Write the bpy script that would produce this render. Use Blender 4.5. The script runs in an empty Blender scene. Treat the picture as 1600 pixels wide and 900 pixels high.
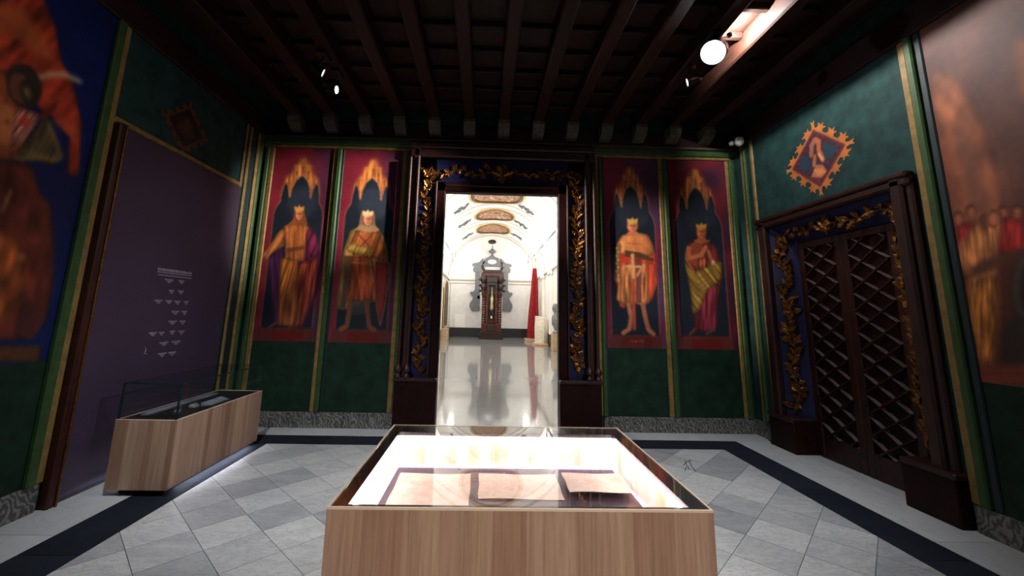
import bpy, math, random
import numpy as np
from mathutils import Vector, Matrix, Euler
random.seed(7); np.random.seed(7)
S = bpy.context.scene
COL = S.collection
PI = math.pi

# ------------------------------------------------------------------ camera
H = 1.55
F_PX, CX, CY = 646.9, 776.2, 373.5
YAW, PIT, ROL = [math.radians(a) for a in (1.522, 10.233, 1.2395)]
cw = Vector((math.sin(YAW)*math.cos(PIT), math.cos(YAW)*math.cos(PIT), math.sin(PIT)))
r0 = Vector((math.cos(YAW), -math.sin(YAW), 0)); u0 = r0.cross(cw)
cr = r0*math.cos(ROL) + u0*math.sin(ROL); cu = -r0*math.sin(ROL) + u0*math.cos(ROL)
cam = bpy.data.cameras.new('camera'); camo = bpy.data.objects.new('camera', cam); COL.objects.link(camo)
m = Matrix((cr, cu, -cw)).transposed().to_4x4(); m.translation = Vector((0, 0, H)); camo.matrix_world = m
cam.sensor_fit = 'HORIZONTAL'; cam.sensor_width = 36; cam.lens = F_PX/1600*36
cam.shift_x = (800-CX)/1600; cam.shift_y = -(450-CY)/1600
cam.clip_start = .02; cam.clip_end = 200
S.camera = camo

# ------------------------------------------------------------------ world, exposure
w = bpy.data.worlds.new('world'); S.world = w; w.use_nodes = True
w.node_tree.nodes['Background'].inputs[0].default_value = (.02, .022, .028, 1)
w.node_tree.nodes['Background'].inputs[1].default_value = .02
vs = S.view_settings; vs.view_transform = 'Standard'; vs.look = 'None'; vs.gamma = 1; vs.use_curve_mapping = False
vs.exposure = 0.0
EXH = 1.0      # room spots
EXG = .42      # gallery lamps

# measuring helpers: where a direction seen from the tripod meets a plane of the room
def ray(x, y): return cw + cr*((x-CX)/F_PX) - cu*((y-CY)/F_PX)
def at_z(x, y, z): d = ray(x, y); return Vector((0, 0, H)) + d*((z-H)/d.z)
def at_y(x, y, v): d = ray(x, y); return Vector((0, 0, H)) + d*(v/d.y)
def at_x(x, y, v): d = ray(x, y); return Vector((0, 0, H)) + d*(v/d.x)

# ------------------------------------------------------------------ materials
def lin(c):
    out = []
    for v in c[:3]:
        v = max(0, v)/255
        out.append(v/12.92 if v <= .04045 else ((v+.055)/1.055)**2.4)
    return tuple(out)+(1,)
MATS = {}
class NT:
    def __init__(s, name):
        s.m = bpy.data.materials.new(name); s.m.use_nodes = True; s.t = s.m.node_tree; s.n = s.t.nodes; s.b = s.n['Principled BSDF']
        MATS[name] = s.m
    def add(s, t, **kw):
        n = s.n.new(t)
        for k, v in kw.items(): setattr(n, k, v)
        return n
    def link(s, a, b): s.t.links.new(a, b)
    def ramp(s, fac, stops):
        r = s.add('ShaderNodeValToRGB'); e = r.color_ramp.elements
        while len(e) < len(stops): e.new(.5)
        for i, (p, c) in enumerate(stops): e[i].position = p; e[i].color = lin(c)
        s.link(fac, r.inputs[0]); return r.outputs[0]
    def coord(s, kind='pos', scale=(1, 1, 1), rot=(0, 0, 0)):
        if kind == 'pos': o = s.add('ShaderNodeNewGeometry').outputs['Position']
        else: o = s.add('ShaderNodeTexCoord').outputs['Object']
        mp = s.add('ShaderNodeMapping'); mp.inputs['Scale'].default_value = scale; mp.inputs['Rotation'].default_value = rot
        s.link(o, mp.inputs[0]); return mp.outputs[0]
    def noise(s, vec, scale=5, detail=6, rough=.6, dist=0):
        n = s.add('ShaderNodeTexNoise'); n.inputs['Scale'].default_value = scale; n.inputs['Detail'].default_value = detail
        n.inputs['Roughness'].default_value = rough; n.inputs['Distortion'].default_value = dist
        s.link(vec, n.inputs['Vector']); return n.outputs[0]
    def mix(s, fac, a, b, mode='MIX'):
        x = s.add('ShaderNodeMix', data_type='RGBA', blend_type=mode)
        for sock, v in ((x.inputs[0], fac), (x.inputs[6], a), (x.inputs[7], b)):
            if isinstance(v, (int, float)): sock.default_value = v
            elif isinstance(v, tuple): sock.default_value = lin(v)
            else: s.link(v, sock)
        return x.outputs[2]
    def bump(s, h, strength=.2, dist=.01):
        b = s.add('ShaderNodeBump'); b.inputs['Strength'].default_value = strength; b.inputs['Distance'].default_value = dist
        s.link(h, b.inputs['Height']); s.link(b.outputs[0], s.b.inputs['Normal'])
    def fin(s, col=None, rough=.5, metal=0., spec=.5):
        if col is not None:
            if isinstance(col, tuple): s.b.inputs['Base Color'].default_value = lin(col)
            else: s.link(col, s.b.inputs['Base Color'])
        s.b.inputs['Roughness'].default_value = rough; s.b.inputs['Metallic'].default_value = metal
        s.b.inputs['Specular IOR Level'].default_value = spec
        return s.m
def plain(name, c, rough=.5, metal=0., spec=.5, var=.18, scale=9):
    t = NT(name); n = t.noise(t.coord(), scale)
    lo = tuple(v*(1-var) for v in c); hi = tuple(min(255, v*(1+var)) for v in c)
    return t.fin(t.ramp(n, [(.3, lo), (.7, hi)]), rough, metal, spec)
def emit(name, c, s):
    t = NT(name); t.b.inputs['Base Color'].default_value = lin(c); t.b.inputs['Emission Color'].default_value = lin(c)
    t.b.inputs['Emission Strength'].default_value = s; return t.m

plain('plaster_green', (26, 54, 52), .75, 0, .3, .25, 6)
plain('dado_green', (17, 43, 30), .7, 0, .3, .3, 7)
plain('ochre', (132, 106, 58), .55, 0, .4, .15, 12)
plain('leaf_green', (50, 78, 40), .55, 0, .4, .15, 12)
plain('dark_teal', (22, 40, 44), .6)
plain('frieze_red', (40, 17, 15), .6, 0, .3, .35, 14)
plain('corbel_grey', (84, 78, 68), .6, 0, .3, .2, 20)
plain('black_matt', (16, 14, 15), .55)
plain('black_frame', (24, 15, 14), .4)
plain('deck_dark', (78, 60, 70), .5)
plain('portal_wood', (42, 16, 12), .5, 0, .5, .35, 8)
plain('portal_wood_dark', (34, 11, 10), .5, 0, .15, .3, 8)
plain('door_wood', (42, 16, 11), .45, 0, .4, .4, 10)
plain('slat_lit', (106, 92, 90), .3, 0, .6, .2, 20)  # paler than door_wood: light caught on the slat tops put into the colour
plain('blue_field', (16, 20, 64), .5, 0, .4, .25, 16)
plain('gold', (116, 76, 36), .45, .8, .5, .3, 30)
plain('gold_paint', (190, 150, 80), .4, .3, .5, .2, 30)
plain('white_plaster', (238, 234, 226), .7, 0, .3, .02, 3)
plain('gallery_cream', (224, 221, 216), .7, 0, .3, .03, 3)
plain('vault_line', (192, 184, 170), .7, 0, .3, .05, 3)
plain('stucco_grey', (112, 114, 116), .6, 0, .3, .12, 10)
plain('dark_skirting', (34, 36, 38), .35)
plain('clock_wood', (62, 27, 17), .3, 0, .5, .5, 9)
plain('clock_dark', (34, 16, 12), .35, 0, .5, .4, 9)
plain('silver_gilt', (206, 186, 146), .3, .6, .5, .2, 30)
plain('red_cloth', (128, 8, 20), .55, 0, .3, .25, 8)
plain('stone_white', (226, 216, 196), .7, 0, .3, .08, 8)
plain('pallet_wood', (190, 160, 124), .6, 0, .3, .12, 12)
plain('bust_grey', (120, 122, 118), .6)
plain('lamp_black', (20, 20, 22), .4)
plain('lamp_white', (205, 205, 208), .5)
plain('panel_purple', (66, 52, 72), .6, 0, .35, .06, 2)
plain('panel_edge', (38, 30, 40), .6)
plain('panel_frame_wood', (54, 24, 17), .4, 0, .4, .3, 12)
plain('letter_white', (146, 140, 156), .6, 0, .3, .03)
plain('plate_grey', (120, 124, 136), .4)
plain('picture_dark', (64, 50, 26), .5, 0, .3, .4, 6)
plain('silver', (200, 200, 200), .25, .9)

t = NT('grout'); t.fin((92, 92, 94), .8)
def marble(name, lo, hi, vein, rough, seed_scale=1., stretch=(1.6, 5, 5), rotz=.5, rnd=.7, vamt=.6):
    t = NT(name); info = t.add('ShaderNodeObjectInfo')
    v = t.coord('pos', stretch, (0, 0, rotz))
    ad = t.add('ShaderNodeVectorMath', operation='ADD'); t.link(v, ad.inputs[0])
    mu = t.add('ShaderNodeMath', operation='MULTIPLY'); mu.inputs[1].default_value = 37.; t.link(info.outputs['Random'], mu.inputs[0])
    cb = t.add('ShaderNodeCombineXYZ'); t.link(mu.outputs[0], cb.inputs[0]); t.link(mu.outputs[0], cb.inputs[2]); t.link(cb.outputs[0], ad.inputs[1])
    n = t.noise(ad.outputs[0], 1.5*seed_scale, 8, .62, .8)
    mx = t.add('ShaderNodeMath', operation='MULTIPLY_ADD'); mx.inputs[1].default_value = rnd; t.link(info.outputs['Random'], mx.inputs[0])
    m2 = t.add('ShaderNodeMath', operation='MULTIPLY'); m2.inputs[1].default_value = 1-rnd+.25; t.link(n, m2.inputs[0]); t.link(m2.outputs[0], mx.inputs[2])
    col = t.ramp(mx.outputs[0], [(.15, lo), (.85, hi)])
    n2 = t.noise(ad.outputs[0], 3.4*seed_scale, 10, .7, 1.6)
    vf = t.ramp(n2, [(.47, (0, 0, 0)), (.5, (int(255*vamt),)*3), (.54, (0, 0, 0))])
    return t.fin(t.mix(vf, col, vein), rough, 0, .06 if name == 'band_slate' else .5)
marble('tile_marble', (130, 134, 142), (214, 214, 213), (112, 114, 121), .32, 1., (1.6, 5, 5), .5, .5, .7)
marble('border_marble', (184, 187, 192), (216, 216, 216), (140, 142, 148), .32, .6, (2.2, 1, 1), 0, .4, .5)
marble('band_slate', (24, 27, 36), (42, 46, 56), (66, 70, 80), .7, 2., (1, 1, 1), 0, .5, .3)
marble('gallery_marble', (126, 126, 126), (152, 152, 152), (116, 116, 116), .06, .4, (1, 1, 1), 0, .3, .2)
t = NT('baseboard_marble')
v = t.coord('pos', (3.4, 3.4, 1.9)); wv = t.add('ShaderNodeTexWave', bands_direction='DIAGONAL'); wv.inputs['Scale'].default_value = 3.2; wv.inputs['Distortion'].default_value = 16
wv.inputs['Detail'].default_value = 3; wv.inputs['Detail Scale'].default_value = 1.2; t.link(v, wv.inputs[0])
t.fin(t.ramp(wv.outputs[1], [(.15, (72, 72, 70)), (.5, (96, 95, 92)), (.9, (134, 132, 126))]), .35)

# oak boards: tone differs from board to board
t = NT('oak'); info = t.add('ShaderNodeObjectInfo')
base = t.ramp(info.outputs['Random'], [(0, (158, 120, 96)), (.3, (196, 160, 136)), (.6, (172, 132, 108)), (1, (212, 178, 152))])
g = t.noise(t.coord('pos', (38, 38, 1.4)), 2.2, 6, .6, .3)
gr = t.ramp(g, [(.3, (216, 208, 200)), (.7, (255, 255, 255))])
t.fin(t.mix(1., base, gr, 'MULTIPLY'), .5)
t = NT('oak_edge'); t.fin((226, 200, 172), .5)

# thin sheet glass: clear, with a mirror part that follows Fresnel on both faces
def glass(name, tint):
    t = NT(name); t.n.remove(t.b)
    geo = t.add('ShaderNodeNewGeometry'); mm = t.add('ShaderNodeMix'); t.link(geo.outputs['Backfacing'], mm.inputs[0])
    mm.inputs[2].default_value = 1.46; mm.inputs[3].default_value = 1/1.46
    fr = t.add('ShaderNodeFresnel'); t.link(mm.outputs[0], fr.inputs[0])
    tr = t.add('ShaderNodeBsdfTransparent'); tr.inputs[0].default_value = tint
    gl = t.add('ShaderNodeBsdfGlossy'); gl.inputs['Roughness'].default_value = .01
    ms = t.add('ShaderNodeMixShader'); t.link(fr.outputs[0], ms.inputs[0]); t.link(tr.outputs[0], ms.inputs[1]); t.link(gl.outputs[0], ms.inputs[2])
    t.link(ms.outputs[0], t.n['Material Output'].inputs[0])
glass('clear_glass', (.97, .98, .98, 1)); plain('glass_edge', (26, 44, 54), .2)

t = NT('parchment'); n = t.noise(t.coord(), 14, 8, .65, .5)
t.fin(t.ramp(n, [(.3, (230, 194, 174)), (.55, (248, 220, 204)), (.75, (252, 234, 222))]), .7)
# case lining: LED glow added as emission, warm wood reflections painted into the colour
t = NT('light_lining'); n = t.noise(t.coord('pos', (5, 5, .5)), 1.6, 3, .5)
c = t.ramp(n, [(.48, (255, 248, 240)), (.66, (255, 206, 158))])
t.link(c, t.b.inputs['Base Color']); t.link(c, t.b.inputs['Emission Color']); t.b.inputs['Emission Strength'].default_value = .8
emit('led_lilac', (236, 206, 255), 2.2); emit('led_white', (255, 236, 240), 16); emit('led_under', (232, 238, 255), 42)
emit('lamp_face', (250, 252, 255), 40); emit('lamp_face_small', (245, 250, 255), 14); emit('gallery_lamp', (255, 246, 230), 18)

def beammat(name, lo, hi):
    t = NT(name); n = t.noise(t.coord('pos', (14, 2.2, 14)), 2, 5, .6, .5); t.fin(t.ramp(n, [(.3, lo), (.7, hi)]), .6, 0, .25)
beammat('beam_wood', (32, 16, 11), (58, 30, 20)); beammat('ceiling_board', (30, 17, 15), (60, 33, 26)); beammat('batten_wood', (28, 19, 17), (52, 32, 24))

t = NT('painted'); a = t.add('ShaderNodeVertexColor'); a.layer_name = 'Col'
n = t.noise(t.coord('pos'), 160, 3, .6); t.bump(n, .12, .003); t.fin(a.outputs[0], .55, 0, .3)
t = NT('vault_painting'); n1 = t.noise(t.coord(), 2.1, 5, .65, 1.6)
t.fin(t.ramp(n1, [(.34, (28, 24, 34)), (.42, (116, 58, 40)), (.48, (206, 160, 96)), (.53, (60, 62, 92)), (.58, (190, 120, 84)), (.66, (236, 222, 190))]), .7)

# ------------------------------------------------------------------ mesh helpers
class MB:
    def __init__(s): s.v = []; s.f = []; s.sm = False
    def add(s, vs, fs):
        o = len(s.v); s.v += [tuple(q) for q in vs]; s.f += [tuple(i+o for i in f) for f in fs]; return s
    def box(s, x0, x1, y0, y1, z0, z1):
        return s.add([(x0,y0,z0),(x1,y0,z0),(x1,y1,z0),(x0,y1,z0),(x0,y0,z1),(x1,y0,z1),(x1,y1,z1),(x0,y1,z1)],
                     [(0,3,2,1),(4,5,6,7),(0,1,5,4),(1,2,6,5),(2,3,7,6),(3,0,4,7)])
    def bbox(s, x0, x1, y0, y1, z0, z1, b=.008):     # box with chamfered edges
        b = min(b, (x1-x0)*.45, (y1-y0)*.45, (z1-z0)*.45)
        import bmesh
        bm = bmesh.new(); vs = MB().box(x0, x1, y0, y1, z0, z1)
        q = [bm.verts.new(p) for p in vs.v]
        for f in vs.f: bm.faces.new([q[i] for i in f])
        bmesh.ops.bevel(bm, geom=bm.edges[:], offset=b, segments=1, profile=.5, affect='EDGES')
        bm.verts.index_update(); s.add([v.co for v in bm.verts], [[v.index for v in f.verts] for f in bm.faces]); bm.free(); return s
    def prism(s, poly, fn, d0, d1):                  # fn(a,b,d)->xyz
        n = len(poly)
        area = sum(poly[i][0]*poly[(i+1) % n][1]-poly[(i+1) % n][0]*poly[i][1] for i in range(n))
        if area < 0: poly = poly[::-1]
        vs = [fn(a, b, d0) for a, b in poly]+[fn(a, b, d1) for a, b in poly]
        fs = [tuple(range(n))[::-1], tuple(range(n, 2*n))]+[(i, (i+1) % n, n+(i+1) % n, n+i) for i in range(n)]
        return s.add(vs, fs)
    def tube(s, path, r, n=8, cap=True):
        path = [Vector(p) for p in path]; vs = []
        rr = r if isinstance(r, (list, tuple)) else [r]*len(path)
        for i, p in enumerate(path):
            d = (path[min(i+1, len(path)-1)]-path[max(i-1, 0)]).normalized()
            a = d.orthogonal().normalized() if abs(d.z) > .9 else d.cross(Vector((0, 0, 1))).normalized(); b = d.cross(a)
            vs += [p+(a*math.cos(2*PI*k/n)+b*math.sin(2*PI*k/n))*rr[i] for k in range(n)]
        fs = [(i*n+k, i*n+(k+1) % n, (i+1)*n+(k+1) % n, (i+1)*n+k) for i in range(len(path)-1) for k in range(n)]
        if cap: fs += [tuple(range(n))[::-1], tuple(range((len(path)-1)*n, len(path)*n))]
        s.sm = True
        return s.add(vs, fs)
    def lathe(s, prof, cx, cy, n=16):               # prof: (r, z)
        vs = [(cx+max(r, .0005)*math.cos(2*PI*k/n), cy+max(r, .0005)*math.sin(2*PI*k/n), z) for r, z in prof for k in range(n)]
        fs = [(i*n+k, i*n+(k+1) % n, (i+1)*n+(k+1) % n, (i+1)*n+k) for i in range(len(prof)-1) for k in range(n)]
        fs += [tuple(range(n))[::-1], tuple(range((len(prof)-1)*n, len(prof)*n))]
        if prof[-1][1] < prof[0][1]: fs = [f[::-1] for f in fs]
        s.sm = True
        return s.add(vs, fs)
    def build(s, name, mat, parent=None, smooth=None):
        me = bpy.data.meshes.new(name)
        off = Vector(parent_loc(parent))
        me.from_pydata([Vector(q)-off for q in s.v], [], s.f); me.update()
        if s.sm if smooth is None else smooth:
            for p in me.polygons: p.use_smooth = True
            try: me.set_sharp_from_angle(angle=math.radians(40))
            except Exception: pass
        me.materials.append(MATS[mat]); o = bpy.data.objects.new(name, me); COL.objects.link(o)
        if parent: o.parent = parent
        return o
def parent_loc(p):
    v = Vector((0, 0, 0))
    while p is not None: v = v+p.location; p = p.parent
    return v
def tag(o, label, cat, group=None, kind=None):
    o['label'] = label; o['category'] = cat
    if group: o['group'] = group
    if kind: o['kind'] = kind
    return o
def thing(name, loc, label, cat, group=None, kind=None):
    o = bpy.data.objects.new(name, None); o.empty_display_size = .1; COL.objects.link(o); o.location = loc
    return tag(o, label, cat, group, kind)
def inst(src, loc, rot=(0, 0, 0), scale=(1, 1, 1), parent=None):
    o = src.copy(); COL.objects.link(o); o.parent = parent
    o.location = Vector(loc)-Vector(parent_loc(parent)); o.rotation_euler = rot; o.scale = scale; return o
def pool(mesh_mb, name, mat):                        # mesh shared by many parts, built round the origin
    o = mesh_mb.build(name, mat); me = o.data; bpy.data.objects.remove(o); return me
def put(me, name, loc, parent, rot=None, scale=(1, 1, 1)):
    o = bpy.data.objects.new(name, me); COL.objects.link(o); o.parent = parent
    o.location = Vector(loc)-Vector(parent_loc(parent))
    if rot is not None:
        if isinstance(rot, Matrix): o.rotation_euler = rot.to_euler()
        else: o.rotation_euler = rot
    o.scale = scale; return o
def clip(poly, x0, x1, y0, y1):
    for ax, lim, sg in ((0, x0, 1), (0, x1, -1), (1, y0, 1), (1, y1, -1)):
        out = []
        for i in range(len(poly)):
            p, q = poly[i], poly[(i+1) % len(poly)]
            a, b = (p[ax]-lim)*sg, (q[ax]-lim)*sg
            if a >= 0: out.append(p)
            if a*b < 0:
                k = a/(a-b); out.append((p[0]+(q[0]-p[0])*k, p[1]+(q[1]-p[1])*k))
        poly = out
        if len(poly) < 3: return []
    return poly
FLAT = lambda a, b, d: (a, b, d)

# ------------------------------------------------------------------ room numbers
XL, XR, YB = -3.38, 3.80, 5.97      # side walls, back wall
YF = -2.6                           # wall behind the visitor
XM = .21                            # axis of the room
ZC = 4.62                           # ceiling boards
DXL, DXR, DZ = -.61, 1.05, 3.30     # doorway
GY0, GY1, GXL, GXR, GXC, GR, GZ = 6.55, 28.4, -2.5, 3.4, .45, 2.95, 4.0
RDY0, RDY1, RDZ = 3.82, 5.09, 2.52  # closed door in the right wall

# ------------------------------------------------------------------ floor
b = MB(); b.box(XL-.02, XR+.4, YF, YB+.6, -.12, -.006)
floor = b.build('floor', 'grout'); tag(floor, 'marble floor of diagonal grey tiles inside a dark slate band', 'floor', kind='structure')
TS = .3515; J = .0022
full = pool(MB().prism([(-TS/2+J, -TS/2+J), (TS/2-J, -TS/2+J), (TS/2-J, TS/2-J), (-TS/2+J, TS/2-J)], FLAT, -.03, 0), 'tile', 'tile_marble')
BX0, BX1, BY1, BY0 = -2.497, 2.930, 5.262, -1.55
rest = MB(); s2 = math.sqrt(.5)
for i in range(-30, 40):
    for j in range(-30, 40):
        u = .904+TS*(i+.5); v = 3.415+TS*(j+.5)
        cx, cy = (u-v)*s2, (u+v)*s2
        if cx < BX0-.3 or cx > BX1+.3 or cy < BY0-.3 or cy > BY1+.3: continue
        k = (TS/2-J)*math.sqrt(2)
        sq = [(cx-k, cy), (cx, cy-k), (cx+k, cy), (cx, cy+k)]
        c = clip(sq, BX0, BX1, BY0, BY1)
        if len(c) < 3: continue
        ar = abs(sum(c[q][0]*c[(q+1) % len(c)][1]-c[(q+1) % len(c)][0]*c[q][1] for q in range(len(c))))/2
        if ar < .0015: continue
        seen = cy > 1.35 and (cx < -.62-.0*cy or cx > .92 or cy > 2.7)
        if not seen: rest.prism(c, FLAT, -.03, 0); continue
        if len(c) == 4 and ar > .99*(2*k*k): put(full, 'tile', (cx, cy, 0), floor, (0, 0, PI/4))
        else: MB().prism(c, FLAT, -.03, 0).build('tile', 'tile_marble', floor)
o = rest.build('tile_field', 'tile_marble', floor); o['kind'] = 'stuff'
for pl in ([(1070, 719), (1073, 727), (1077, 733)], [(1068, 727), (1074, 721), (1080, 719)], [(1077, 721), (1081, 729), (1087, 737)], [(1072, 730), (1070, 736)]):
    pts = [at_z(x, y, .0004) for x, y in pl]; MB().tube(pts, .0035, 5).build('dark_vein', 'band_slate', floor)
BO0, BO1, BYO = -2.883, 3.285, 5.615
def slabs(x0, x1, y0, y1, axis, n, mat, name):
    for i in range(n):
        if axis == 'x': q = (x0+(x1-x0)*i/n+.002, x0+(x1-x0)*(i+1)/n-.002, y0+.002, y1-.002)
        else: q = (x0+.002, x1-.002, y0+(y1-y0)*i/n+.002, y0+(y1-y0)*(i+1)/n-.002)
        MB().box(q[0], q[1], q[2], q[3], -.03, 0).build(name, mat, floor)
slabs(BO0, BO1, BY1, BYO, 'x', 6, 'band_slate', 'band_slab')
slabs(BO0, BX0, BY0, BY1, 'y', 6, 'band_slate', 'band_slab')
slabs(BX1, BO1, BY0, BY1, 'y', 6, 'band_slate', 'band_slab')
slabs(XL, XR, BYO, YB, 'x', 8, 'border_marble', 'border_slab')
slabs(XL, BO0, BY0, BYO, 'y', 6, 'border_marble', 'border_slab')
slabs(BO1, XR, BY0, BYO, 'y', 6, 'border_marble', 'border_slab')
MB().box(XR, XR+.26, RDY0-.2, RDY1+.2, -.03, 0).build('border_slab', 'border_marble', floor)
MB().box(DXL-.2, DXR+.2, YB, GY0, -.03, 0).build('border_slab', 'gallery_marble', floor)
MB().box(XL, XR, YF, BY0, -.03, 0).build('border_slab', 'border_marble', floor)

# ------------------------------------------------------------------ walls
WT = 4.75
OW = .2; b = MB(); b.box(XL-.3, DXL-OW, YB, GY0, 0, WT); b.box(DXR+OW, XR+.3, YB, GY0, 0, WT); b.box(DXL-OW, DXR+OW, YB, GY0, DZ+OW, WT)
tag(b.build('wall_back', 'plaster_green'), 'dark green back wall with the open doorway and four painted kings', 'wall', kind='structure')
b = MB(); b.box(XL-.3, XL, YF, YB, 0, WT)
tag(b.build('wall_left', 'plaster_green'), 'dark green left wall behind the purple text panel', 'wall', kind='structure')
SPL = .234; b = MB(); b.box(XR, XR+.3, YF, RDY0-SPL, 0, WT); b.box(XR, XR+.3, RDY1+SPL, YB, 0, WT); b.box(XR, XR+.3, RDY0-SPL, RDY1+SPL, RDZ+SPL, WT); b.box(XR+.26, XR+.3, RDY0-SPL, RDY1+SPL, 0, RDZ+SPL)
tag(b.build('wall_right', 'plaster_green'), 'dark green right wall around the closed lattice door', 'wall', kind='structure')
b = MB(); b.box(XL-.3, XR+.3, YF-.3, YF, 0, WT)
tag(b.build('wall_front', 'plaster_green'), 'dark green wall facing the doorway, behind the viewer', 'wall', kind='structure')

# ------------------------------------------------------------------ ceiling: boards, beams, battens, corbels
ceil = MB().box(XL-.3, XR+.3, YF-.3, GY0, ZC, ZC+.12).build('ceiling', 'ceiling_board')
tag(ceil, 'dark timber ceiling of close-set beams over the painted room', 'ceiling', kind='structure')
BZ = 4.38; BW = .15; BS = .515
beam_me = pool(MB().bbox(-BW/2, BW/2, YF-4.2, YB-4.2-.002, BZ, ZC, .018), 'beam', 'beam_wood')
cor = MB(); cor.prism([(0, 4.385), (-.26, 4.385), (-.26, 4.33), (-.22, 4.25), (-.10, 4.19), (0, 4.17)], lambda a, bb, d: (d, YB+a, bb), -.085, .085)
cor_me = pool(cor, 'corbel', 'corbel_grey')
bat_me = pool(MB().bbox(-(BS-BW)/2, (BS-BW)/2, -.035, .035, ZC-.07, ZC, .01), 'batten', 'batten_wood')
for k in range(-6, 7):
    x = .226+BS*k
    put(beam_me, 'beam', (x, 4.2, 0), ceil)
    put(cor_me, 'corbel', (x, 0, 0), ceil)
    if k < 6:
        for q in range(11): put(bat_me, 'batten', (x+BS/2, 1.45+q*.42, 0), ceil)

# ------------------------------------------------------------------ trims: green and ochre mouldings
TN = [0]
def trim(parts, label):
    TN[0] += 1
    x0, x1, y0, y1, z0, z1, mat = parts[0]
    root = thing('trim_%d' % TN[0], ((x0+x1)/2, (y0+y1)/2, z0), label, 'moulding', kind='structure')
    for x0, x1, y0, y1, z0, z1, mat in parts:
        MB().bbox(x0, x1, y0, y1, z0, z1, .012).build({'ochre': 'ochre_strip', 'leaf_green': 'green_strip'}.get(mat, 'dark_strip'), mat, root)
    return root
T1, T2 = YB-.03, YB-.05
VZ0, VZ1 = .2, 3.94
trim([(-3.305, -3.245, T2, YB, VZ0, VZ1, 'leaf_green'), (-3.245, -3.178, T1, YB, VZ0, VZ1, 'ochre')], 'ochre and green moulding in the back left corner beside the first king')
trim([(-2.312, -2.250, T1, YB, VZ0, VZ1, 'ochre'), (-2.250, -2.184, T2, YB, VZ0, VZ1, 'leaf_green'), (-2.184, -2.150, T1+.015, YB, VZ0, VZ1, 'dark_teal')], 'ochre and green moulding between the two kings left of the doorway')
trim([(-1.280, -1.212, T1, YB, VZ0, VZ1, 'ochre'), (-1.212, -1.143, T2, YB, VZ0, VZ1, 'leaf_green')], 'ochre and green moulding between the shield king and the doorway')
trim([(1.622, 1.672, T1, YB, VZ0, VZ1, 'ochre'), (1.672, 1.730, T2, YB, VZ0, VZ1, 'leaf_green'), (1.730, 1.755, T1+.015, YB, VZ0, VZ1, 'dark_teal')], 'ochre and green moulding just right of the carved doorway')
trim([(2.590, 2.660, T1, YB, VZ0, VZ1, 'ochre'), (2.660, 2.728, T2, YB, VZ0, VZ1, 'leaf_green'), (2.728, 2.762, T1+.015, YB, VZ0, VZ1, 'dark_teal')], 'ochre and green moulding between the two kings right of the doorway')
trim([(3.635, 3.690, T1, YB, VZ0, VZ1, 'ochre'), (3.690, 3.755, T2, YB, VZ0, VZ1, 'leaf_green')], 'ochre and green moulding in the back right corner')
trim([(XL, XR, YB-.035, YB, 3.94, 3.985, 'ochre'), (XL, XR, YB-.055, YB, 3.985, 4.075, 'leaf_green'), (XL, XR, YB-.075, YB, 4.075, 4.10, 'dark_teal'), (XL, XR, YB-.06, YB, 4.10, 4.125, 'ochre'), (XL, XR, YB-.03, YB, 4.125, 4.37, 'frieze_red')], 'long green and ochre cornice moulding under the red frieze on the back wall')
# left wall
def ltrim(rows, label): trim([(XL, XL+d, y0, y1, z0, z1, m_) for y0, y1, z0, z1, d, m_ in rows], label)
ltrim([(3.428, 3.502, .2, 4.1, .05, 'leaf_green'), (3.502, 3.572, .2, 4.1, .03, 'ochre')], 'ochre and green moulding between the blue mural and the purple panel')
ltrim([(3.572, 5.50, 3.175, 3.235, .03, 'ochre')], 'ochre moulding along the top of the purple panel')
ltrim([(5.50, 5.545, 3.175, 4.1, .03, 'ochre')], 'ochre moulding beside the dim left emblem')
ltrim([(5.60, 5.65, .2, 4.1, .03, 'ochre'), (5.65, 5.76, .2, 4.1, .02, 'dark_teal')], 'thin ochre moulding near the back left corner, right of the purple panel')
ltrim([(5.80, 5.86, .2, 4.1, .035, 'ochre'), (5.86, 5.92, .2, 4.1, .05, 'leaf_green')], 'ochre and green moulding on the left wall at the very corner')
ltrim([(YF, YB-.03, 4.1, 4.38, .04, 'frieze_red')], 'dark red frieze along the top of the left wall')
def rtrim(rows, label): trim([(XR-d, XR, y0, y1, z0, z1, m_) for y0, y1, z0, z1, d, m_ in rows], label)
rtrim([(3.300, 3.372, .2, 4.1, .03, 'ochre'), (3.232, 3.300, .2, 4.1, .05, 'leaf_green'), (3.175, 3.232, .2, 4.1, .02, 'dark_teal')], 'ochre and green moulding between the lattice door and the right mural')
rtrim([(5.50, 5.56, .2, 4.1, .03, 'ochre')], 'ochre moulding left of the lattice door')
rtrim([(5.72, 5.78, .2, 4.1, .03, 'ochre'), (5.66, 5.72, .2, 4.1, .045, 'leaf_green')], 'ochre and green moulding on the right wall near the back corner')
rtrim([(YF, YB-.03, 4.1, 4.38, .04, 'frieze_red')], 'dark red frieze along the top of the right wall')

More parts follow.
